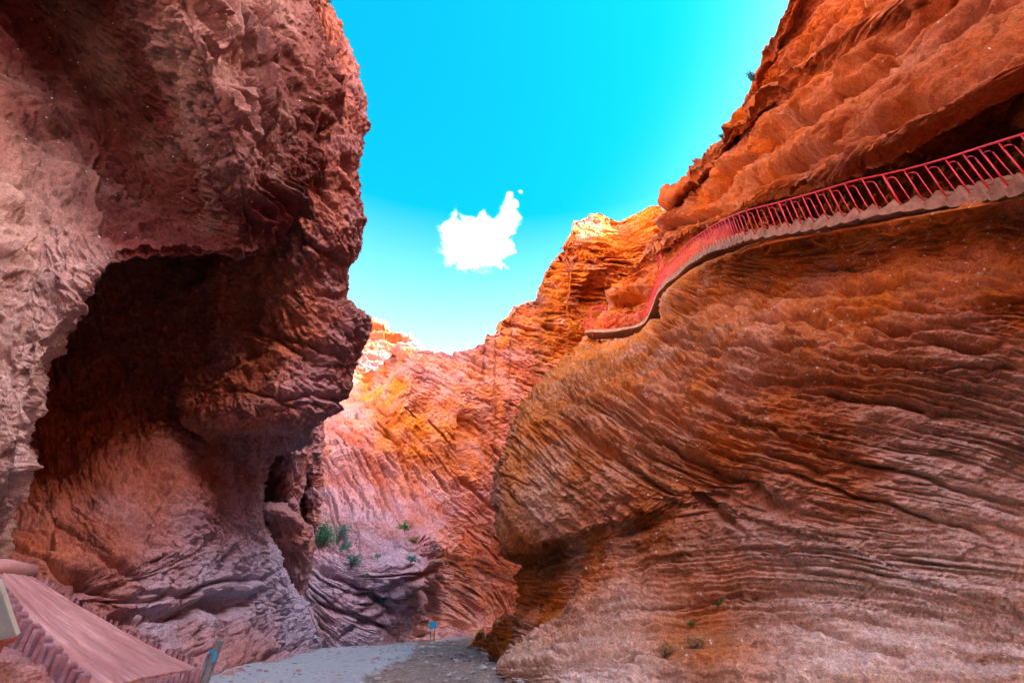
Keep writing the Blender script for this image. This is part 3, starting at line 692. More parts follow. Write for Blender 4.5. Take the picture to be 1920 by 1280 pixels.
def extra_F(px, py, d, f):
    s = d / FPX
    g = 0
    # vertical buttresses on the tower and slab
    g = g + 7 * noise(px / 60., py / 300., 1.7, 41) * sstep(1020, 1060, px) * (1 - sstep(600, 640, py))
    # step-like corner below the crest
    xe = 735 - (py - 650) * .12
    g = g - 26 * np.exp(-((px - (872 + (py - 800) * .02)) / 9) ** 2) * sstep(760, 790, py) * (1 - sstep(850, 900, py))
    # bed edges stepping across the pink slab
    q = b_F(px, py)
    nn = noise(q / 24., py / 260., px / 700., 44)
    m = sstep(800, 860, py) * (1 - sstep(980, 1050, py)) * (1 - sstep(840, 900, px))
    g = g - 13 * m * np.exp(-(nn / .07) ** 2)
    for (x0, y0, a, b, k, ang) in ((640, 1085, 60, 8, 26, .5), (700, 1130, 60, 6, 22, .4), (780, 1090, 70, 8, 26, -.4), (760, 1130, 70, 6, 22, -.3), (640, 1150, 50, 6, 20, .4),
                                   (860, 1050, 70, 6, 22, .3), (900, 1075, 60, 5, 18, .25), (700, 1170, 60, 6, 20, -.4), (818, 1120, 8, 40, 30, 0), (870, 1120, 60, 5, 14, .7)):
        c, s_ = math.cos(ang), math.sin(ang)
        u = (px - x0) * c + (py - y0) * s_; v = -(px - x0) * s_ + (py - y0) * c
        v = v + 8 * noise(px / 34., py / 34., 1.1, 207) + 3 * noise(px / 12., py / 12., 1.1, 208)
        g = g - k * np.exp(-(u / a) ** 4 - (v / b) ** 2)
    return g * s
warm_F = rbf([(640, 800, .2), (660, 900, .05), (700, 1000, .0), (640, 1080, 0), (740, 1080, 0), (700, 1180, 0), (850, 1160, .0), (930, 1150, .2), (850, 1020, .0), (920, 1020, .15), (900, 920, .15),
              (800, 900, .25), (740, 820, .8), (760, 760, .9), (720, 740, 1.0), (850, 820, 1.0), (870, 760, .6), (800, 690, .35), (900, 690, .45), (960, 660, .6), (1000, 620, .85), (960, 600, .9),
              (1040, 520, 1.1), (1120, 450, 1.3), (1200, 430, 1.3), (1120, 560, 1.3), (940, 800, .4), (690, 820, .3), (735, 690, .9)])  # pale pink near the right cliff makes up for blocked skylight
dust_F = rbf([(640, 800, .1), (660, 900, .25), (700, 1000, .6), (640, 1050, .8), (740, 1060, .8), (700, 1180, .9), (620, 1180, .9), (850, 1160, .5), (930, 1150, .1), (850, 1020, .25), (920, 1020, 0), (900, 920, 0),
              (800, 900, .05), (740, 820, 0), (850, 820, 0), (800, 690, .2), (900, 690, .1), (1000, 620, 0), (1120, 450, 0), (780, 1150, .8)])
o_F, D_F = curtain('far_cliff', (520, 1330), top_F, bot_F, dep_F, (760, 620), M_far, phi_F, warm=warm_F, dust=dust_F, extra=extra_F, lam=13, amp=.8, along=.35, seed=12, crack=.7, chip=.25, saws=.3, block=.45, fbm=.5, warp=.25, lamina=.7,
                   lump=.5, pits=1.3, fbm_l=4.0)
tag(o_F, 'glowing orange and pink bedded cliff closing the canyon ahead', 'cliff', kind='structure')

top_P = [(560, 560), (640, 585), (672, 600), (692, 595), (702, 598), (712, 603), (730, 610), (748, 624), (768, 634), (800, 660), (860, 700)]
dep_P = rbf([(560, 900, 46), (860, 900, 52), (560, 560, 62), (700, 600, 60), (860, 690, 60), (700, 750, 52), (720, 650, 58)])
o_P, D_P = curtain('far_peak', (570, 850), top_P, [(500, 900), (900, 900)], dep_P, (330, 280), M_far, lambda px, py: b_F(px, py), lam=12, amp=.9, along=.5, seed=15, crack=.7, pits=.5,
                   warm=rbf([(650, 620, .5), (700, 700, .2), (660, 780, .1), (740, 640, .7), (700, 620, .8)]), dust=rbf([(650, 620, .1), (700, 700, .4), (660, 780, .5), (740, 640, .2)]), back=14, lump=.8, fbm_l=5)
tag(o_P, 'pink rocky peak with sunlit crest behind the left cliff', 'cliff', kind='structure')

# pillar and block behind the foot of the left cliff
M_pil = M_left
PIL = [
 [(470, 1240, 20), (510, 1238, 19.4), (545, 1236, 19), (585, 1232, 19.6), (600, 1232, 23), (600, 1232, 28)],
 [(460, 1130, 20), (505, 1130, 18.8), (545, 1128, 18.4), (572, 1122, 19.2), (574, 1120, 23), (560, 1120, 28)],
 [(460, 1040, 20), (500, 1040, 17.9), (545, 1040, 17.5), (578, 1040, 18.6), (578, 1040, 22), (560, 1040, 28)],
 [(460, 990, 20), (492, 985, 17.5), (540, 985, 17.2), (580, 1000, 18.4), (580, 998, 22), (560, 998, 28)],
 [(460, 962, 20), (486, 954, 17.2), (530, 958, 17.0), (572, 984, 18.2), (572, 984, 22), (560, 984, 28)],
 [(460, 955, 24), (490, 944, 20.5), (530, 950, 20.3), (565, 975, 21.5), (568, 975, 24), (560, 975, 28)],
 [(460, 930, 24), (500, 930, 21.2), (530, 935, 20.2), (562, 945, 21), (566, 945, 24), (560, 945, 28)],
 [(460, 880, 24), (505, 870, 21.4), (540, 880, 19.8), (572, 880, 20.8), (576, 880, 24), (560, 880, 28)],
 [(460, 800, 24), (505, 800, 21.4), (545, 810, 20), (578, 800, 21), (582, 800, 24), (565, 800, 28)],
 [(460, 690, 24), (520, 690, 21.4), (570, 690, 21), (596, 690, 22), (600, 690, 25), (580, 690, 28)],
]
o_B, D_B = cliff('rock_block', PIL, (380, 260), M_pil, bedding([(540, 1060, 80), (560, 1000, 20), (540, 880, 75), (560, 820, 80), (520, 960, 15), (530, 1120, 80)]),
                 warm=lambda px, py: .5 + 0 * px, dust=lambda px, py: .35 + 0 * px, lam=13, amp=.55, seed=19, crack=1, lump=.5, chip=.5, grit=.6, saws=.5, block=.8)
tag(o_B, 'squared rock block and buttress behind the foot of the left cliff', 'rock', kind='structure')
PL2 = [[(560, 990, 24), (575, 990, 23.4), (592, 985, 23.4), (604, 975, 24), (606, 975, 28)],
       [(560, 900, 24), (575, 900, 23), (592, 900, 23), (603, 900, 24), (605, 900, 28)],
       [(560, 820, 24), (575, 820, 23), (592, 820, 23), (605, 820, 24), (607, 820, 28)],
       [(560, 740, 24), (575, 740, 23), (596, 740, 23), (612, 740, 24), (614, 740, 28)]]
o_B2, _ = cliff('rock_pillar', PL2, (240, 90), M_pil, bedding([(590, 950, 8), (590, 850, 5), (590, 800, 5), (600, 900, 8), (575, 900, 5)]), warm=lambda px, py: .2 + 0 * px, dust=lambda px, py: .2 + 0 * px,
                lam=11, amp=.6, seed=23, crack=.5, lump=.4, chip=.4, grit=.5, block=.5)
tag(o_B2, 'narrow ribbed rock pillar between the left cliff and the far cliff', 'rock', kind='structure')

# ================================================================== GROUND
def ground_z(x, y):
    z = 0.0 + 0.10 * sstep(18, 34, y) + .02 * noise(x * .5, y * .5, 0, 91)
    z = z + .05 * noise(x * .13, y * .13, 4, 92)
    return z
def make_ground():
    ys = np.concatenate([np.linspace(-60, 3, 20), np.geomspace(3.2, 60, int(420 / QUICK)), np.linspace(62, 400, 20)])
    xs = np.concatenate([np.linspace(-300, -17, 14), np.linspace(-16, 16, int(420 / QUICK)), np.linspace(17, 300, 14)])
    X, Y = np.meshgrid(xs, ys)
    Z = ground_z(X, Y)
    r = 0
    for k, L in enumerate((2.2, 1.1, .5, .25, .12)):
        r = r + .022 * L * noise(X / L, Y / L, 1.5, 95 + k)
    # the compacted path is smooth and pale; the stream bed beside it is rougher and a hand lower
    pe = np.interp(Y, [0, 9, 11, 14, 18, 24, 30, 34, 60], [-.6, -2.35, -2.9, -3.2, -3.3, -4.1, -5.2, -3.0, -1])
    pe = pe + .22 * noise(Y / 1.3, 0, 0, 98) + .08 * noise(Y / .4, 0, 0, 99)
    m = sstep(-.06, .10, X - pe)
    Z = Z + r * (.6 + 2.5 * m) - .07 * m + .05 * m * noise(X / 1.4, Y / .5, 2, 97)
    far = sstep(31.5, 33, Y) 
    dust = (1 - m)
    return grid_object('canyon_floor', np.stack([X, Y, Z], -1), None, {'path': dust})
M_gr = bpy.data.materials.new('silt_ground'); M_gr.use_nodes = True
def _gm():
    t = M_gr.node_tree; L = t.links.new
    bs = t.nodes['Principled BSDF']; bs.inputs['Roughness'].default_value = .9; bs.inputs['Specular IOR Level'].default_value = .25
    co = N(t, 'ShaderNodeTexCoord').outputs['Object']
    a = N(t, 'ShaderNodeAttribute'); a.attribute_name = 'path'
    n1 = N(t, 'ShaderNodeTexNoise'); n1.inputs['Scale'].default_value = 6; n1.inputs['Detail'].default_value = 8; n1.inputs['Roughness'].default_value = .75
    L(co, n1.inputs['Vector'])
    c1 = N(t, 'ShaderNodeValToRGB'); c1.color_ramp.elements[0].position = .32; c1.color_ramp.elements[1].position = .7
    c1.color_ramp.elements[0].color = (.10, .075, .065, 1); c1.color_ramp.elements[1].color = (.27, .20, .17, 1)
    c2 = N(t, 'ShaderNodeValToRGB'); c2.color_ramp.elements[0].position = .3; c2.color_ramp.elements[1].position = .72
    c2.color_ramp.elements[0].color = (.20, .22, .26, 1); c2.color_ramp.elements[1].color = (.36, .38, .43, 1)
    L(n1.outputs[0], c1.inputs[0]); L(n1.outputs[0], c2.inputs[0])
    mx = N(t, 'ShaderNodeMix', data_type='RGBA'); L(a.outputs['Fac'], mx.inputs[0]); L(c1.outputs[0], mx.inputs[6]); L(c2.outputs[0], mx.inputs[7])
    vo = N(t, 'ShaderNodeTexVoronoi'); vo.inputs['Scale'].default_value = 11; L(co, vo.inputs['Vector'])
    sp = N(t, 'ShaderNodeSeparateColor'); L(vo.outputs['Color'], sp.inputs[0])
    r = N(t, 'ShaderNodeMapRange'); r.inputs['From Min'].default_value = .82; r.inputs['From Max'].default_value = .84; L(sp.outputs[0], r.inputs[0])
    r2 = N(t, 'ShaderNodeMapRange'); r2.inputs['From Min'].default_value = .36; r2.inputs['From Max'].default_value = .28; L(vo.outputs['Distance'], r2.inputs[0])
    mm = N(t, 'ShaderNodeMath', operation='MULTIPLY'); L(r.outputs[0], mm.inputs[0]); L(r2.outputs[0], mm.inputs[1])
    m2 = N(t, 'ShaderNodeMix', data_type='RGBA'); L(mm.outputs[0], m2.inputs[0]); L(mx.outputs[2], m2.inputs[6]); m2.inputs[7].default_value = (.30, .29, .29, 1)
    L(m2.outputs[2], bs.inputs['Base Color'])
    b = N(t, 'ShaderNodeBump'); b.inputs['Strength'].default_value = .6; b.inputs['Distance'].default_value = .04; L(n1.outputs[0], b.inputs['Height'])
    L(b.outputs[0], bs.inputs['Normal'])
_gm()
o_G = make_ground(); o_G.data.materials.append(M_gr)
tag(o_G, 'gravelly canyon floor with a pale blue grey path', 'ground', kind='structure')

# unseen rock walls added out of view to block sun and sky and bounce light
def slope_wall(name, pts, mat, seed, lab):
    C = np.array(pts, float)
    nr, nc = int(150 / QUICK), int(220 / QUICK)
    Q = np.stack([catmull(catmull(C[..., k], nr, 0), nc, 1) for k in range(3)], -1)
    n = normals(Q)
    x, y, z = Q[..., 0], Q[..., 1], Q[..., 2]
    h = 0
    for k, L in enumerate((7, 3.5, 1.7, .8)):
        h = h + .13 * L * noise(x / L, y / L, z / L * 1.6, seed + k)
    o = grid_object(name, Q + n * h[..., None], mat, {'warm': .6 + 0 * x, 'band': noise(x * .1, y * .1, z * 1.2, seed), 'dust': .1 + 0 * x})
    tag(o, lab, 'cliff', kind='structure')
    return o
slope_wall('right_sun_blocker', [  # unseen slope added to block the sun, lower at the rear for bounce
  [(9, -60, -1), (9, -30, -1), (9, -16, -1), (7.5, -3, -1), (8, 1, -1), (12, 6, 4), (17, 14, 6), (22, 28, 8), (26, 50, 10), (30, 90, 10)],
  [(11, -60, 12), (11, -30, 12), (11, -16, 12), (9.5, -3, 7), (11, 1, 9), (15, 6, 12), (19, 14, 14), (23, 28, 16), (28, 50, 18), (32, 90, 18)],
  [(14, -60, 28), (14, -30, 28), (14, -16, 28), (12, -3, 18), (13, 1, 18.5), (17, 6, 19), (20.5, 14, 20), (24.5, 28, 21), (31, 50, 24), (36, 90, 24)],
  [(24, -60, 30), (24, -30, 30), (24, -16, 30), (20, -4, 34), (22, 0, 38), (23, 6, 36), (26, 14, 34), (27, 28, 32), (33, 50, 34), (38, 90, 36)],
  [(40, -60, 30), (40, -30, 30), (40, -16, 30), (30, -7, 46), (30, 0, 54), (31, 6, 53), (32, 14, 52), (32, 26, 50), (36, 50, 48), (44, 90, 50)],
  [(60, -60, 32), (60, -30, 32), (60, -16, 32), (60, -12, 30), (60, 0, 50), (60, 6, 54), (60, 14, 52), (60, 28, 50), (60, 50, 48), (70, 90, 50)],
 ], M_upper, 51, 'unseen canyon side added beyond the right cliff to block the sun')
slope_wall('left_sky_blocker', [  # unseen upper slope added to cut off skylight
  [(-40, 60, 25), (-24, 30, 22), (-16, 18, 20), (-12, 10, 20), (-9, 3, 12), (-8, -6, 8), (-7, -20, 8), (-7, -60, 8)][::1],
  [(-44, 60, 30), (-28, 30, 27), (-20, 18, 25), (-16, 10, 25), (-12, 3, 22), (-10, -6, 20), (-9, -20, 20), (-9, -60, 20)],
  [(-60, 60, 36), (-50, 30, 36), (-44, 18, 35), (-40, 10, 34), (-34, 3, 32), (-30, -6, 30), (-28, -20, 30), (-28, -60, 30)],
 ], M_left, 55, 'unseen canyon side added beyond the left cliff to block the sky')
M_bounce = rock_mat('bounce_sandstone', (0.50, 0.30, 0.20), (0.52, 0.27, 0.15), (0.36, 0.17, 0.09), (0.55, 0.40, 0.32))  # paler rock colour so the rear wall bounces warm light
slope_wall('bend_light_blocker', [  # unseen wall added to cut light on the far cliff's base
  [(6.5, 30, -1), (8, 33, -1), (10, 38, -1), (12, 44, -1)],
  [(8, 28, 2), (9.5, 33, 2), (11, 38, 2), (13, 44, 2)],
  [(10, 27, 5), (11, 33, 5), (12.5, 38, 5), (15, 44, 5)],
  [(14, 26, 8), (15, 33, 8), (16, 38, 8), (20, 44, 10)],
 ], M_upper, 60, 'unseen wall added beyond the right cliff to dim the far cliff')
slope_wall('rear_bounce_wall', [  # unseen wall added as a sunlit reflector behind the viewer
  [(-6.5, 2.2, -1), (-7, 0, -1), (-7, -8, -1), (-6.5, -20, -1), (-6, -60, -1)],
  [(-7.5, 2.2, 5), (-8, 0, 5), (-8, -8, 5), (-7.5, -20, 5), (-7, -60, 5)],
  [(-9, 2.2, 12), (-9, 0, 12), (-9, -8, 12), (-9, -20, 12), (-8, -60, 12)],
  [(-12, 2.2, 20), (-12, 0, 20), (-12, -8, 20), (-12, -20, 20), (-11, -60, 20)],
 ], M_bounce, 58, 'unseen left wall added behind the viewer to bounce warm light')

slope_wall('rear_light_blocker', [  # unseen wall added to cut low skylight from the rear
  [(-9, -16, -1), (-3, -20, -1), (3, -22, -1), (9, -20, -1)],
  [(-10, -18, 8), (-3, -23, 8), (3, -25, 8), (11, -22, 8)],
  [(-12, -22, 20), (-3, -28, 20), (3, -30, 20), (13, -26, 20)],
  [(-14, -30, 34), (-3, -38, 34), (3, -40, 34), (18, -36, 34)],
 ], M_upper, 59, 'unseen wall added behind the viewer to darken the undersides')

# ================================================================== THINGS
def sm(name, col, rough=.6, spec=.3, metal=0, var=.25, scale=12, bump=.2, col2=None):
    m = bpy.data.materials.new(name); m.use_nodes = True
    t = m.node_tree; L = t.links.new; bs = t.nodes['Principled BSDF']
    bs.inputs['Roughness'].default_value = rough; bs.inputs['Specular IOR Level'].default_value = spec; bs.inputs['Metallic'].default_value = metal
    co = N(t, 'ShaderNodeTexCoord').outputs['Object']
    n = N(t, 'ShaderNodeTexNoise'); n.inputs['Scale'].default_value = scale; n.inputs['Detail'].default_value = 7; n.inputs['Roughness'].default_value = .7
    L(co, n.inputs['Vector'])
    r = N(t, 'ShaderNodeValToRGB')
    c2 = col2 or tuple(c * (1 - var) * .8 for c in col)
    r.color_ramp.elements[0].position = .33; r.color_ramp.elements[1].position = .62
    r.color_ramp.elements[0].color = tuple(c2) + (1,); r.color_ramp.elements[1].color = tuple(col) + (1,)
    L(n.outputs[0], r.inputs[0]); L(r.outputs[0], bs.inputs['Base Color'])
    if bump:
        b = N(t, 'ShaderNodeBump'); b.inputs['Strength'].default_value = bump; b.inputs['Distance'].default_value = .02
        L(n.outputs[0], b.inputs['Height']); L(b.outputs[0], bs.inputs['Normal'])
    return m
M_red = sm('red_paint', (.80, .025, .035), .4, .4, var=.3, scale=7, bump=.1, col2=(.52, .02, .02))
M_conc = sm('stair_concrete', (.37, .20, .13), .9, .2, scale=5, bump=.6, col2=(.19, .09, .05))
M_slab = sm('red_concrete', (.50, .29, .29), .8, .25, scale=2.2, bump=.5, col2=(.34, .15, .15))
M_stake = sm('stake_concrete', (.19, .055, .065), .75, .3, scale=9, bump=.5, col2=(.25, .16, .21))
M_board = sm('cream_board', (.50, .50, .45), .6, .3, scale=3, bump=.05, var=.1)
M_rust = sm('rust', (.30, .06, .03), .8, .2, scale=20)
M_post = sm('weathered_wood', (.18, .19, .21), .8, .2, scale=14, bump=.5, col2=(.09, .08, .09))
M_blue = sm('blue_plate', (.015, .28, .50), .4, .4, scale=3, bump=0, var=.1)
M_pinkst = sm('pink_stone', (.38, .19, .15), .85, .2, scale=6, bump=.5)
M_white = sm('white_stone', (.42, .41, .40), .8, .2, scale=6, bump=.4)
M_grav = sm('grey_gravel', (.32, .31, .33), .9, .2, scale=3, col2=(.20, .18, .19))
M_stick = sm('pink_pole', (.40, .19, .17), .6, .3, scale=9, bump=.1)

def mesh_obj(name, verts, faces, mat, parent=None, smooth=False):
    me = bpy.data.meshes.new(name)
    me.from_pydata([tuple(map(float, v)) for v in verts], [], faces)
    me.update()
    if smooth:
        me.polygons.foreach_set('use_smooth', [True] * len(me.polygons))
    o = bpy.data.objects.new(name, me); COL.objects.link(o)
    me.materials.append(mat)
    if parent: o.parent = parent
    return o
def bevel(o, w, seg=2):
    m = o.modifiers.new('bevel', 'BEVEL'); m.width = w; m.segments = seg; m.limit_method = 'ANGLE'
    return o
def tube(pts, r, sides=8, caps=True):
    """tube mesh data along points (world or local)"""
    pts = [Vector(p) for p in pts]
    V, Fs = [], []
    n = len(pts)
    up = Vector((0.13, 0.21, .97))
    for i, p in enumerate(pts):
        d = (pts[min(i + 1, n - 1)] - pts[max(i - 1, 0)]).normalized()
        u = d.cross(up)
        if u.length < 1e-3: u = d.cross(Vector((1, 0, 0)))
        u.normalize(); v = d.cross(u).normalized()
        rr = r[i] if isinstance(r, (list, tuple)) else r
        for k in range(sides):
            a = 2 * PI * k / sides
            V.append(p + (u * math.cos(a) + v * math.sin(a)) * rr)
    for i in range(n - 1):
        for k in range(sides):
            a, b = i * sides + k, i * sides + (k + 1) % sides
            Fs.append((a, b, b + sides, a + sides))
    if caps:
        Fs.append(tuple(range(sides))[::-1]); Fs.append(tuple((n - 1) * sides + k for k in range(sides)))
    return V, Fs
def box(c, sx, sy, sz):
    x, y, z = c
    V = [(x + i * sx / 2, y + j * sy / 2, z + k * sz / 2) for k in (-1, 1) for j in (-1, 1) for i in (-1, 1)]
    return V, [(0, 2, 3, 1), (4, 5, 7, 6), (0, 1, 5, 4), (2, 6, 7, 3), (0, 4, 6, 2), (1, 3, 7, 5)]
def prism(bottom, top):
    n = len(bottom)
    return list(bottom) + list(top), [tuple(range(n))[::-1], tuple(range(n, 2 * n))] + [(i, (i + 1) % n, (i + 1) % n + n, i + n) for i in range(n)]

# ---- stairway and railing
sp = np.array([P(*p) for p in STAIR])
fine_ = catmull(sp, 600, 0)
hl = np.r_[0, np.cumsum(np.hypot(*(np.diff(fine_[:, :2], axis=0).T)))]
NST = 89
marks = np.linspace(0, hl[-1], NST + 1)
pos = np.stack([np.interp(marks, hl, fine_[:, k]) for k in range(3)], -1)
zz = np.maximum.accumulate(pos[:, 2]); pos[:, 2] = zz
tan = np.gradient(pos[:, :2], axis=0); tan /= np.linalg.norm(tan, axis=1)[:, None]
inn = np.stack([tan[:, 1], -tan[:, 0]], -1)
org = Vector(pos[0])
stair = empty('stone_stairway', org)
tag(stair, 'pale rough concrete stairway cut along the ledge of the right cliff', 'stairway')
rg = np.random.RandomState(3)
W_ = 1.15
for i in range(NST):
    a, b = pos[i], pos[i + 1]
    zt = b[2] if b[2] - a[2] > .04 else b[2] + .0
    zb = b[2] - .10
    j1, j2 = rg.uniform(-.015, .015, 2)
    A = np.array([a[0] - inn[i][0] * j1, a[1], 0]); B = np.array([b[0], b[1], 0])
    Ai = np.array([a[0] + inn[i][0] * W_, a[1] + inn[i][1] * W_, 0]); Bi = np.array([b[0] + inn[i + 1][0] * W_, b[1] + inn[i + 1][1] * W_, 0])
    lo = [v + (0, 0, zb) - np.array(org) for v in (A, B, Bi, Ai)]
    hi = [v + (0, 0, zt + j2) - np.array(org) for v in (A, B, Bi, Ai)]
    V, Fs = prism(lo, hi)
    bevel(mesh_obj('step', V, Fs, M_conc, stair), .015)
# stringer: rough toothed kerb along the open edge
V, Fs = [], []
outp = []
for i in range(NST):
    a, b = pos[i], pos[i + 1]
    rise = max(b[2] - a[2], .03)
    outp.append((a, a[2] + .02, inn[i])); outp.append((a * .92 + b * .08, b[2] + .03 + rg.uniform(-.01, .015), inn[i])); outp.append((a * .35 + b * .65, a[2] * .25 + b[2] * .75 + .05, inn[i]))
for k, (p, zt, nn) in enumerate(outp):
    zlow = np.interp(k / 3.0, np.arange(NST + 1), pos[:, 2]) - .15 - .025 * math.sin(k * .23) - rg.uniform(0, .03)
    for off, z in ((-.09, zlow), (-.07 + rg.uniform(-.012, .012), (zlow + zt) / 2), (-.06, zt), (.12, zt), (.12, zlow)):
        V.append((p[0] + nn[0] * off - org[0], p[1] + nn[1] * off - org[1], z - org[2]))
for k in range(len(outp) - 1):
    for q in range(5):
        a, b = k * 5 + q, k * 5 + (q + 1) % 5
        Fs.append((a, b, b + 5, a + 5))
Fs.append((0, 1, 2, 3, 4)); e = (len(outp) - 1) * 5; Fs.append((e + 4, e + 3, e + 2, e + 1, e))
mesh_obj('stringer', V, Fs, M_conc, stair)

rail = empty('red_railing', org)
tag(rail, 'bright red metal railing with hooked bars following the cliff stairway', 'railing')
RH = .92
base = pos.copy(); base[:, 2] += .03
top = base + np.array([0, 0, RH])
# the handrail smooths out the steps
kz = np.convolve(np.r_[[top[0, 2]] * 2, top[:, 2], [top[-1, 2]] * 2], np.ones(5) / 5, 'valid'); top[:, 2] = kz
V, Fs = tube([Vector(t) - org for t in top], .018, 10)
mesh_obj('handrail', V, Fs, M_red, rail, True)
for i in range(NST + 1):
    b = Vector(base[i]) - org; t = Vector(top[i]) - org
    b.z -= .04
    V, Fs = tube([b, t], .0125 if i % 7 else .019, 8)
    mesh_obj('post', V, Fs, M_red, rail, True)
for i in range(NST):
    a0 = Vector(base[i]) - org; a1 = Vector(base[i + 1]) - org
    ta = Vector(top[i]) - org; tb = Vector(top[i + 1]) - org
    h = lambda f, k: (a0.lerp(a1, f)) * (1 - k) + (ta.lerp(tb, f)) * k
    pts = [h(.98, .84), h(.86, .87), h(.72, .875), h(.60, .86), h(.53, .81), h(.51, .5), h(.49, .17), h(.44, .135), h(.3, .13)]
    V, Fs = tube(pts, .009, 6)
    mesh_obj('baluster', V, Fs, M_red, rail, True)
# end return of the railing
e0 = Vector(top[-1]) - org; e1 = e0 + Vector((inn[-1][0] * 1.1, inn[-1][1] * 1.1, 0))
V, Fs = tube([e0, e1], .027, 8); mesh_obj('end_rail', V, Fs, M_red, rail, True)
for f in (.33, .66, 1.0):
    p = e0.lerp(e1, f); V, Fs = tube([p - Vector((0, 0, RH + .05)), p], .016, 6); mesh_obj('end_post', V, Fs, M_red, rail, True)

# arched frames standing on the steps behind the railing
def arch_frame(i, lab):
    c = Vector(pos[i]) + Vector((inn[i][0] * .95, inn[i][1] * .95, 0))
    r = empty('arched_frame', c)
    tag(r, lab, 'metal frame', 'arched frames on the stairway')
    d1 = Vector((tan[i][0], tan[i][1], 0)) * 1.1
    H = 2.1
    q = Vector((-inn[i][0], -inn[i][1], 0)) * .8
    for u in (Vector((0, 0, 0)) + q, d1 + q):
        V, Fs = tube([u + Vector((0, 0, -.1)), u + Vector((0, 0, H))], .035, 8); mesh_obj('upright', V, Fs, M_red, r, True)
    V, Fs = tube([q + Vector((0, 0, H)), q + Vector((0, 0, H)) + d1 * .3 + Vector((0, 0, .2)), q + Vector((0, 0, H)) + d1 * .7 + Vector((0, 0, .2)), q + d1 + Vector((0, 0, H))], .03, 8)
    mesh_obj('arch_bar', V, Fs, M_red, r, True)
    V, Fs = tube([q + Vector((0, 0, H - .12)), q + d1 + Vector((0, 0, H - .12))], .025, 8); mesh_obj('cross_bar', V, Fs, M_red, r, True)
def near_mark(px):
    d = pos[:, 1] * CP + (pos[:, 2] - CAM_Z) * SP
    return int(np.argmin(abs(960 + FPX * pos[:, 0] / d - px)))
arch_frame(near_mark(1244), 'arched dark red frame where the railing bends down the cliff edge')
arch_frame(near_mark(1140), 'smaller arched dark red frame near the far end of the railing')

# ---- red concrete ramp with stakes, lower left
BR, BL, TL, TR = P(372, 1252, 6.7), P(160, 1296, 4.5), P(-34, 1074, 5.2), P(62, 1081, 5.8)
M_slabs = M_slab.copy(); M_slabs.name = 'streaked_red_concrete'
def _ms():
    t = M_slabs.node_tree; bs = t.nodes['Principled BSDF']
    a = N(t, 'ShaderNodeAttribute'); a.attribute_name = 'streak'
    old = bs.inputs['Base Color'].links[0].from_socket
    mx = N(t, 'ShaderNodeMix', data_type='RGBA'); mx.inputs[6].default_value = (.26, .12, .13, 1)
    t.links.new(a.outputs['Fac'], mx.inputs[0]); t.links.new(old, mx.inputs[7]); t.links.new(mx.outputs[2], bs.inputs['Base Color'])
_ms()
ramp = empty('concrete_ramp', Vector((BL + BR) / 2))
tag(ramp, 'pinkish red concrete ramp edged by stubby stakes at the cave foot', 'ramp')
ro = np.array(ramp.location)
nu, nv = 110, 90
U, Vv = np.meshgrid(np.linspace(0, 1, nu), np.linspace(0, 1, nv))
S = (BL * (1 - U[..., None]) + BR * U[..., None]) * (1 - Vv[..., None]) + (TL * (1 - U[..., None]) + TR * U[..., None]) * Vv[..., None]
n_ = np.cross(BR - BL, TL - BL); n_ /= np.linalg.norm(n_)
if n_[2] < 0: n_ = -n_
sag = -.04 * np.sin(PI * Vv) + .02 * np.sin(PI * U)
gro = .010 * noise(U * 14, Vv * 2.2, 0, 131) - .035 * np.exp(-(noise(U * 9, Vv * 1.6, 3, 132) / .07) ** 2) * sstep(-.1, .2, noise(U * 5, Vv * 5, 1, 134)) + .010 * noise(U * 40, Vv * 12, 0, 133)
S = S + n_ * (sag + gro)[..., None]
tv = [tuple(p - ro) for p in S.reshape(-1, 3)]
bv = [tuple(p - n_ * .28 - ro) for p in S.reshape(-1, 3)]
fs = []
idx = lambda i, j: i * nu + j
for i in range(nv - 1):
    for j in range(nu - 1):
        fs.append((idx(i, j), idx(i, j + 1), idx(i + 1, j + 1), idx(i + 1, j)))
off = nu * nv
edge = [idx(0, j) for j in range(nu)] + [idx(i, nu - 1) for i in range(1, nv)] + [idx(nv - 1, j) for j in range(nu - 2, -1, -1)] + [idx(i, 0) for i in range(nv - 2, 0, -1)]
for a, b in zip(edge, edge[1:] + edge[:1]):
    fs.append((b, a, a + off, b + off))
sl_o = mesh_obj('slab', tv + bv, fs, M_slabs, ramp, True)
stv = np.clip(.5 + .6 * noise(U * 16, Vv * 2.0, 0, 131) + .5 * noise(U * 45, Vv * 6, 2, 135), 0, 1) * (1 - .75 * np.exp(-(noise(U * 9, Vv * 1.6, 3, 132) / .07) ** 2))
at = sl_o.data.attributes.new('streak', 'FLOAT', 'POINT'); at.data.foreach_set('value', np.r_[stv.ravel(), stv.ravel() * 0].astype(np.float32))
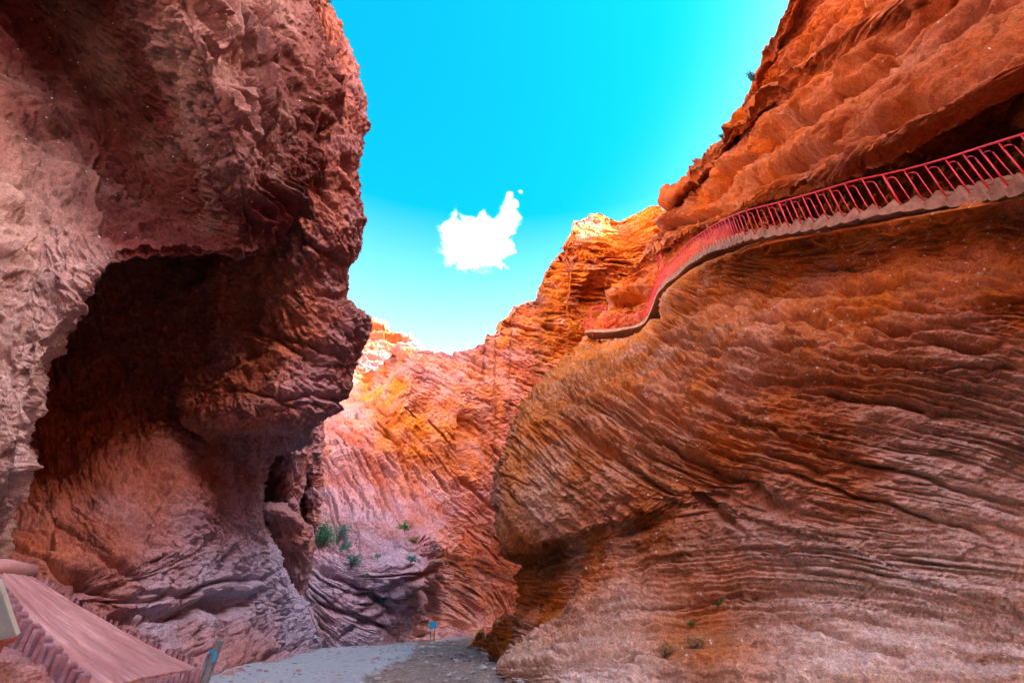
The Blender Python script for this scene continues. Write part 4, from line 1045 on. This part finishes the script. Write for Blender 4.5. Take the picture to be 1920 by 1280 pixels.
def stakes(a, b, n, w, up, down, outw, seed, va, vb):
    g = np.random.RandomState(seed)
    a = np.array(a); b = np.array(b)
    ax = (b - a) / np.linalg.norm(b - a)
    sd = np.cross(ax, [0, 0, 1]); sd /= np.linalg.norm(sd)
    if np.dot(sd, outw) < 0: sd = -sd
    for k in range(n):
        f = (k + .5) / n
        c = a * (1 - f) + b * f
        sg = -.04 * math.sin(PI * (va + (vb - va) * f)) if va != vb else 0.0
        c = c + n_ * sg
        ww = np.linalg.norm(b - a) / n * .5 * w
        th = .085
        tilt = ax * g.uniform(-.03, .03)
        pts = []
        for z, tl in ((-down, 0), (up + g.uniform(-.015, .02), 1)):
            for dx, dy in ((-ww, -.01), (ww, -.01), (ww * .8, th), (-ww * .8, th * 1.2)):
                pts.append(c + ax * dx + sd * dy + np.array([0, 0, z]) + tilt * tl + (ax * .035 * tl if dx < 0 else 0) - ro)
        V, Fs = prism(pts[:4], pts[4:])
        bevel(mesh_obj('stake', V, Fs, M_stake, ramp), .008)
stakes(TL, BL, 19, .9, .12, .40, BL - BR, 1, 1, 0)
stakes(TR, BR, 26, .75, .06, .25, BR - BL, 2, 1, 0)
stakes(BL, BR, 18, .98, -.005, .40, BL - TL, 3, 0, 0)
cp0, cp1 = P(-60, 1064, 5.15), P(58, 1072, 5.85)
V, Fs = tube([cp0 - ro, cp0 * .5 + cp1 * .5 - ro + [0, 0, .02], cp1 - ro], [.1, .105, .09], 10)
mesh_obj('cap', V, Fs, M_slab, ramp, True)

# ---- pale board at the left edge
q0, q1, q2, q3 = P(-90, 1090, 3.2), P(-4, 1090, 3.2), P(31, 1192, 3.3), P(-70, 1222, 3.3)
nb = np.cross(q1 - q0, q2 - q1); nb /= np.linalg.norm(nb)
if nb[1] < 0: nb = -nb
bo = empty('board_sign', Vector(P(-20, 1235, 3.3)))
tag(bo, 'cream blank board leaning at the left edge beside the ramp', 'board')
bo_ = np.array(bo.location)
V, Fs = prism([q - bo_ for q in (q0, q1, q2, q3)], [q + nb * .03 - bo_ for q in (q0, q1, q2, q3)])
bevel(mesh_obj('panel', V, Fs, M_board, bo), .004)
k0, k1 = P(-80, 1229, 3.27), P(30, 1198, 3.28)
V, Fs = tube([k0 - bo_, k1 - bo_], .018, 4); mesh_obj('bottom_rail', V, Fs, M_rust, bo)
for f in (.2, .75):
    p = k0 * (1 - f) + k1 * f
    V, Fs = tube([p - bo_ + [0, 0, -.5], p - bo_ + [0, 0, .02]], .02, 6); mesh_obj('leg', V, Fs, M_rust, bo)

# ---- earth bank under the board
top_E = [(-260, 1240), (-40, 1250), (10, 1258), (40, 1272), (72, 1292), (98, 1310), (130, 1330), (170, 1360)]
o_E, D_E = curtain('earth_bank', (-260, 168), top_E, [(-260, 1500), (170, 1500)], rbf([(-260, 1200, 3.3), (0, 1215, 3.7), (80, 1250, 4.1), (160, 1310, 4.3), (-260, 1500, 2.6), (0, 1500, 2.9), (160, 1500, 3.1), (0, 1300, 3.4)]),
                   (150, 240), M_left, bedding([(0, 1250, 15), (100, 1280, 20), (-100, 1250, 10), (50, 1300, 15), (0, 1400, 0)]), back=1.2, drop=-4, warm=lambda px, py: .8 + 0 * px, dust=lambda px, py: .35 + 0 * px,
                   lam=12, amp=.5, seed=31, lump=.3)
tag(o_E, 'rubbly reddish earth bank below the board', 'ground', kind='structure')

# ---- debris fan at the foot of the right cliff
top_D = [(868, 1213), (878, 1206), (888, 1196), (900, 1190), (915, 1182), (935, 1170), (955, 1158), (1010, 1120)]
o_D, _ = curtain('debris_slope', (868, 1010), top_D, [(868, 1214), (885, 1218), (915, 1224), (935, 1240), (960, 1275), (1010, 1300)],
                 rbf([(868, 1213, 22), (900, 1190, 20), (955, 1158, 15.5), (1010, 1120, 13), (915, 1226, 17), (940, 1242, 12.6), (960, 1275, 9.6), (1010, 1300, 8.4), (1000, 1200, 11)]),
                 (170, 220), M_right, bedding([(900, 1200, -35), (950, 1190, -40), (930, 1220, -30), (980, 1180, -45), (920, 1200, -38)]), back=1.5, drop=3, warm=lambda px, py: .85 + 0 * px, dust=lambda px, py: 0 * px,
                 lam=9, amp=.7, seed=33, lump=.7)
tag(o_D, 'brown debris slope running out from the foot of the right cliff', 'slope', kind='structure')

# ---- small things on the canyon floor
def ground_at(px, py, zoff=0.0):
    X = (px - 960.0) / FPX; Y = (640.0 - py) / FPX
    dz = SP + Y * CP; dy = CP - Y * SP
    d = 5.0
    for _ in range(60):
        z = float(ground_z(np.array([X * d]), np.array([dy * d]))[0]) + zoff
        d = (z - CAM_Z) / dz if dz < -1e-4 else 40
        d = min(max(d, 1), 60)
    return Vector((X * d, dy * d, z)), d
g, d = ground_at(378, 1284)
g = Vector(P(378, 1290, 7.0))
wp = empty('waymark_post', g)
tag(wp, 'weathered grey wooden post with a small blue plate beside the ramp end', 'post')
V, Fs = box((.02, 0, .30), .085, .085, .62); o = bevel(mesh_obj('post', V, Fs, M_post, wp), .008); o.rotation_euler = (0, .10, 0)
V, Fs = box((-.085, 0.0, .22), .06, .05, .42); o = bevel(mesh_obj('side_stave', V, Fs, M_post, wp), .006); o.rotation_euler = (0, .16, 0)
V, Fs = box((.055, -.052, .40), .05, .012, .13); o = bevel(mesh_obj('plate', V, Fs, M_blue, wp), .002); o.rotation_euler = (0, .10, 0)
V, Fs = box((-.03, -.052, .46), .055, .012, .05); o = mesh_obj('small_plate', V, Fs, M_blue, wp); o.rotation_euler = (0, .10, 0)

sb = Vector(P(810, 1202, 24.5))
sg = empty('information_sign', sb)
tag(sg, 'bright blue rectangular sign on a thin pole below the far cliff', 'sign')
V, Fs = box((0, -.03, .74), .40, .03, .32); bevel(mesh_obj('panel', V, Fs, M_blue, sg), .01)
V, Fs = tube([(-.1, 0, -.15), (-.1, 0, .86)], .02, 8); mesh_obj('pole', V, Fs, M_post, sg, True)
V, Fs = tube([(.1, 0, -.15), (.1, 0, .86)], .02, 8); mesh_obj('pole', V, Fs, M_post, sg, True)

def blocky(name, px0, px1, py0, py1, d, depth, mat, lab, cat, hgt=None):
    a = Vector(P(px0, py1, d)); b = Vector(P(px1, py1, d)); t = Vector(P(px0, py0, d))
    o = empty(name, (a + b) / 2); tag(o, lab, cat)
    w = (b - a).length; h = (t - a).length
    return o, w, h
o, w, h = blocky('stone_kerb', 872, 922, 1180, 1193, 31, 1, M_pinkst, 'long low pink stone kerb lying at the foot of the far cliff', 'kerb')
V, Fs = box((0, 0, h * .30), w, .6, h * .6); bevel(mesh_obj('lower_course', V, Fs, M_pinkst, o), .03)
V, Fs = box((w * .08, .05, h * .78), w * .84, .45, h * .34); bevel(mesh_obj('upper_course', V, Fs, M_pinkst, o), .03)
o, w, h = blocky('planter_box', 912, 942, 1173, 1190, 28, 1, M_pinkst, 'open red box with a pale rim beside the stone kerb', 'planter')
V, Fs = box((0, 0, h * .4), w, .7, h * .8); bevel(mesh_obj('body', V, Fs, M_rust, o), .02)
for yy in (-.33, .33):
    V, Fs = box((0, yy, h * .86), w * 1.04, .06, .07); mesh_obj('rim', V, Fs, M_white, o)
for xx in (-w / 2, w / 2):
    V, Fs = box((xx, 0, h * .86), .06, .62, .07); mesh_obj('rim', V, Fs, M_white, o)

st = empty('leaning_pole', Vector(P(600, 1192, 15.5)))
tag(st, 'thin pink pole leaning against the foot of the left cliff', 'pole')
V, Fs = tube([(0, 0, 0), tuple(P(578, 1140, 15.9) - np.array(st.location))], .022, 8); mesh_obj('pole', V, Fs, M_stick, st, True)
V, Fs = tube([tuple(P(573, 1150, 15.85) - np.array(st.location)), tuple(P(586, 1150, 15.85) - np.array(st.location))], .018, 6); mesh_obj('crosspiece', V, Fs, M_stick, st, True)

def rock_blob(name, c, r, flat, seed, mat, lab, cat='rock', group=None):
    bm = bmesh.new(); bmesh.ops.create_icosphere(bm, subdivisions=4, radius=1)
    me = bpy.data.meshes.new(name)
    co = np.array([v.co[:] for v in bm.verts])
    h, _ = facets(co[:, 0] * 1.5, co[:, 1] * 1.5, co[:, 2] * 1.5, seed)
    n = 1 + .22 * h + .12 * noise(co[:, 0] * 3, co[:, 1] * 3, co[:, 2] * 3, seed) + .18 * noise(co[:, 0], co[:, 1], co[:, 2], seed + 5)
    for v, k in zip(bm.verts, n):
        v.co = Vector((v.co.x * k * r, v.co.y * k * r * .8, v.co.z * k * r * flat))
    bm.to_mesh(me); bm.free()
    o = bpy.data.objects.new(name, me); COL.objects.link(o); me.materials.append(mat)
    o.location = c; tag(o, lab, cat, group)
    return o
gp, _ = ground_at(918, 1228)
rock_blob('flat_boulder', gp + Vector((0, 0, .03)), .17, .35, 4, M_white, 'pale flat boulder on the canyon floor by the debris slope', 'boulder')
gp, _ = ground_at(884, 1210)
rock_blob('brown_boulder', gp, .22, .5, 6, M_right, 'brown angular boulder at the tip of the debris slope', 'boulder')
g_ = np.random.RandomState(8)
pl = ['small pinkish stone on the path edge left of the stream bed', 'grey stone lying in the middle of the stream bed', 'small pale stone nearest the frame bottom', 'low stone on the pale path',
      'dark stone beside the right cliff foot', 'flat stone near the far kerb']
for (px, py, r), lb in zip([(700, 1243, .07), (800, 1240, .06), (860, 1272, .045), (560, 1256, .05), (908, 1252, .07), (790, 1212, .12)], pl):
    gp, _ = ground_at(px, py)
    rock_blob('loose_stone', gp, r, .5, int(px), M_pinkst if px in (700, 560) else M_white, lb, 'stone', 'loose stones on the canyon floor')
# gravel
def gravel():
    g = np.random.RandomState(21)
    V, Fs = [], []
    ico = bmesh.new(); bmesh.ops.create_icosphere(ico, subdivisions=1, radius=1)
    iv = np.array([v.co[:] for v in ico.verts]); fi = [tuple(v.index for v in f.verts) for f in ico.faces]; ico.free()
    n = 2400
    ys = 6 + 26 * g.rand(n) ** 1.4; xs = -2.2 - .06 * ys + g.normal(size=n) * (1.5 + .06 * ys)
    zs = ground_z(xs, ys)
    for x, y, z in zip(xs, ys, zs):
        r = (.008 + .045 * g.rand() ** 5) * (1 + y * .03)
        k = iv * (1 + g.uniform(-.3, .3, (len(iv), 1))) * [r * g.uniform(.8, 1.6), r, r * .6] + [x, y, z]
        o = len(V); V.extend(map(tuple, k)); Fs.extend([tuple(a + o for a in f) for f in fi])
    o = mesh_obj('gravel', V, Fs, M_grav)
    tag(o, 'scattered gravel over the canyon floor', 'gravel', kind='stuff')
gravel()

# ---- bushes
def leaf_mat(name, c1, c2):
    m = sm(name, c1, .7, .2, scale=6, bump=0, col2=c2)
    return m
M_leaf = leaf_mat('bush_leaves', (.07, .26, .13), (.04, .14, .09))
M_leaf2 = leaf_mat('blue_green_leaves', (.05, .27, .22), (.03, .15, .14))
M_leaf3 = leaf_mat('bright_leaves', (.06, .22, .03), (.03, .11, .03))
M_dry = leaf_mat('dry_twigs', (.38, .24, .12), (.24, .13, .06))
M_twig = sm('twigs', (.16, .11, .08), .9, .1)
def bush(px, py, wpx, hpx, D, mat, lab, n=500, leaf=.05, cat='bush', tilt=0.0, group='bushes on the far slope', airy=.8, at=None):
    c, ij = interp_d(D, px, py) if at is None else (np.array(at), None)
    d = c[1] * CP + (c[2] - CAM_Z) * SP
    s = d / FPX
    w, h = wpx * s / 2, hpx * s
    g = np.random.RandomState(int(px * 7 + py))
    r = empty('bush', Vector(c) + Vector((0, -.02 * d, -h * .35)))
    tag(r, lab, cat, group)
    V, Fs, V2, F2 = [], [], [], []
    ns = 14
    tips = []
    for k in range(ns):
        a = g.uniform(0, 2 * PI); q = g.uniform(.2, 1)
        tip = np.array([math.cos(a) * w * q + tilt * h * .5, math.sin(a) * w * q * .6, h * g.uniform(.45, 1) * (1.1 - .5 * q)])
        mid = tip * .5 + g.normal(size=3) * w * .08; mid[2] += h * .08
        tips.append((mid, tip))
        v, f = tube([(0, 0, -.1 * h), mid, tip], [.012 * h + .006, .008 * h + .004, .003], 5)
        o = len(V2); V2.extend(v); F2.extend([tuple(i + o for i in ff) for ff in f])
    for k in range(n):
        m, t = tips[g.randint(ns)]
        f = g.uniform(0, 1.1)
        p = m * (1 - f) + t * f + g.normal(size=3) * np.array([w, w * .7, h * .6]) * .16 * airy
        L = leaf * g.uniform(.6, 1.4)
        u = g.normal(size=3); u /= np.linalg.norm(u); v = np.cross(u, g.normal(size=3)); v /= np.linalg.norm(v)
        o = len(V)
        V.extend([p, p + u * L * .5 + v * L * .28, p + u * L, p + u * L * .5 - v * L * .28]); Fs.append((o, o + 1, o + 2, o + 3))
    mesh_obj('foliage', V, Fs, mat, r); mesh_obj('stems', V2, F2, M_twig, r)
    return r
bush(614, 1012, 58, 52, D_F, M_leaf, 'largest dark green bush on the slope left behind the rock block', 2600, .07)
bush(640, 1004, 34, 40, D_F, M_leaf2, 'upper blue green bush trailing right of the largest bush', 600, .06, tilt=.4)
bush(650, 1030, 26, 32, D_F, M_leaf2, 'middle blue green bush in the trailing line', 500, .06, tilt=.3)
bush(665, 1052, 36, 28, D_F, M_leaf2, 'lowest blue green bush at the end of the trailing line', 600, .06, tilt=.3)
bush(762, 994, 26, 22, D_F, M_leaf3, 'bright green bush alone on the pink slab above the others', 500, .07)
bush(720, 1124, 18, 26, D_F, M_leaf2, 'small green bush low on the mound over the ledges', 450, .06)
bush(774, 1050, 28, 12, D_F, M_leaf2, 'flat pale green bush below the dry grass tuft', 350, .06)
bush(778, 1014, 34, 12, D_F, M_dry, 'yellowish dry grass tuft under the bright green bush', 350, .07, cat='grass tuft')
bush(712, 1044, 16, 10, D_F, M_leaf, 'tiny dull green bush near the middle of the mound', 200, .05)
bush(693, 1080, 10, 9, D_F, M_leaf, 'tiny green bush just above the mound ledge', 140, .05)
bush(1396, 158, 20, 24, D_R2, M_leaf2, 'feathery shrub on the skyline high on the right cliff', 420, .06, cat='shrub', group='skyline shrubs', tilt=-.5, airy=1.2)
bush(1349, 272, 11, 12, D_R2, M_leaf2, 'small shrub on the skyline lower down the right cliff', 160, .06, cat='shrub', group='skyline shrubs', tilt=-.5, airy=1.2)
bush(620, 22, 12, 12, D_L2, M_leaf2, 'tiny shrub on the edge of the left cliff near the frame top', 120, .04, cat='shrub', group='skyline shrubs', tilt=.6, airy=1.2)
bush(1350, 1132, 22, 11, D_R1, M_leaf3, 'green grass tuft growing on the right cliff above the brown earth pocket', 260, .035, cat='grass tuft', group='plants on the right cliff')
bush(1288, 1168, 14, 6, D_R1, M_leaf3, 'low green sprig at the left upper rim of the earth pocket', 120, .03, cat='grass tuft', group='plants on the right cliff')
bush(1240, 1215, 50, 26, D_R1, M_dry, 'brown dry shrub at the lower left end of the earth pocket', 420, .03, cat='shrub', group='plants on the right cliff')
bush(1295, 1205, 50, 24, D_R1, M_dry, 'brown dry shrub in the middle of the earth pocket', 380, .03, cat='shrub', group='plants on the right cliff')

# ---- cloud
def cloud():
    C0 = np.array(P(900, 440, 900.0))
    m = bpy.data.materials.new('cloud_vapour'); m.use_nodes = True
    t = m.node_tree; L = t.links.new
    for n in list(t.nodes): t.nodes.remove(n)
    out = N(t, 'ShaderNodeOutputMaterial'); pv = N(t, 'ShaderNodeVolumePrincipled')
    pv.inputs['Color'].default_value = (1, 1, 1, 1); pv.inputs['Anisotropy'].default_value = .2
    L(pv.outputs[0], out.inputs['Volume'])
    co = N(t, 'ShaderNodeTexCoord').outputs['Object']
    bl = [(878, 455, 44, 44), (925, 462, 34, 36), (858, 435, 26, 24), (900, 425, 24, 22), (955, 405, 20, 24), (962, 385, 14, 18), (940, 430, 22, 16), (893, 482, 26, 17), (957, 366, 7, 8), (975, 360, 6, 4)]
    prev = None
    k = 900 / FPX
    for (px, py, rx, ry) in bl:
        c = np.array(P(px, py, 900.0)) - C0
        sub = N(t, 'ShaderNodeVectorMath', operation='SUBTRACT'); sub.inputs[1].default_value = tuple(c); L(co, sub.inputs[0])
        mu = N(t, 'ShaderNodeVectorMath', operation='MULTIPLY'); mu.inputs[1].default_value = (1 / (rx * k), 1 / (rx * k * 1.0), 1 / (ry * k)); L(sub.outputs[0], mu.inputs[0])
        ln = N(t, 'ShaderNodeVectorMath', operation='LENGTH'); L(mu.outputs[0], ln.inputs[0])
        if prev is None: prev = ln.outputs['Value']
        else:
            mn = N(t, 'ShaderNodeMath', operation='SMOOTH_MIN'); mn.inputs[2].default_value = .15; L(prev, mn.inputs[0]); L(ln.outputs['Value'], mn.inputs[1]); prev = mn.outputs[0]
    n1 = N(t, 'ShaderNodeTexNoise'); n1.inputs['Scale'].default_value = .035; n1.inputs['Detail'].default_value = 7; n1.inputs['Roughness'].default_value = .62; n1.inputs['Distortion'].default_value = .8
    L(co, n1.inputs['Vector'])
    a = N(t, 'ShaderNodeMath', operation='MULTIPLY_ADD'); a.inputs[1].default_value = 3.4; a.inputs[2].default_value = -.72; L(n1.outputs[0], a.inputs[0])
    b = N(t, 'ShaderNodeMath', operation='SUBTRACT'); L(a.outputs[0], b.inputs[0]); L(prev, b.inputs[1])
    mrr = N(t, 'ShaderNodeMapRange'); mrr.inputs['From Min'].default_value = 0; mrr.inputs['From Max'].default_value = 1.0; mrr.inputs['To Max'].default_value = .05
    L(b.outputs[0], mrr.inputs[0]); L(mrr.outputs[0], pv.inputs['Density'])
    V, Fs = box((0, 0, 0), 200 * k * 1.0, 110 * k, 210 * k)
    o = mesh_obj('cloud', V, Fs, m); o.location = C0
    m.cycles.volume_step_rate = 1.0
    tag(o, 'single small white puffy cloud in the cyan sky', 'cloud', kind='structure')
cloud()
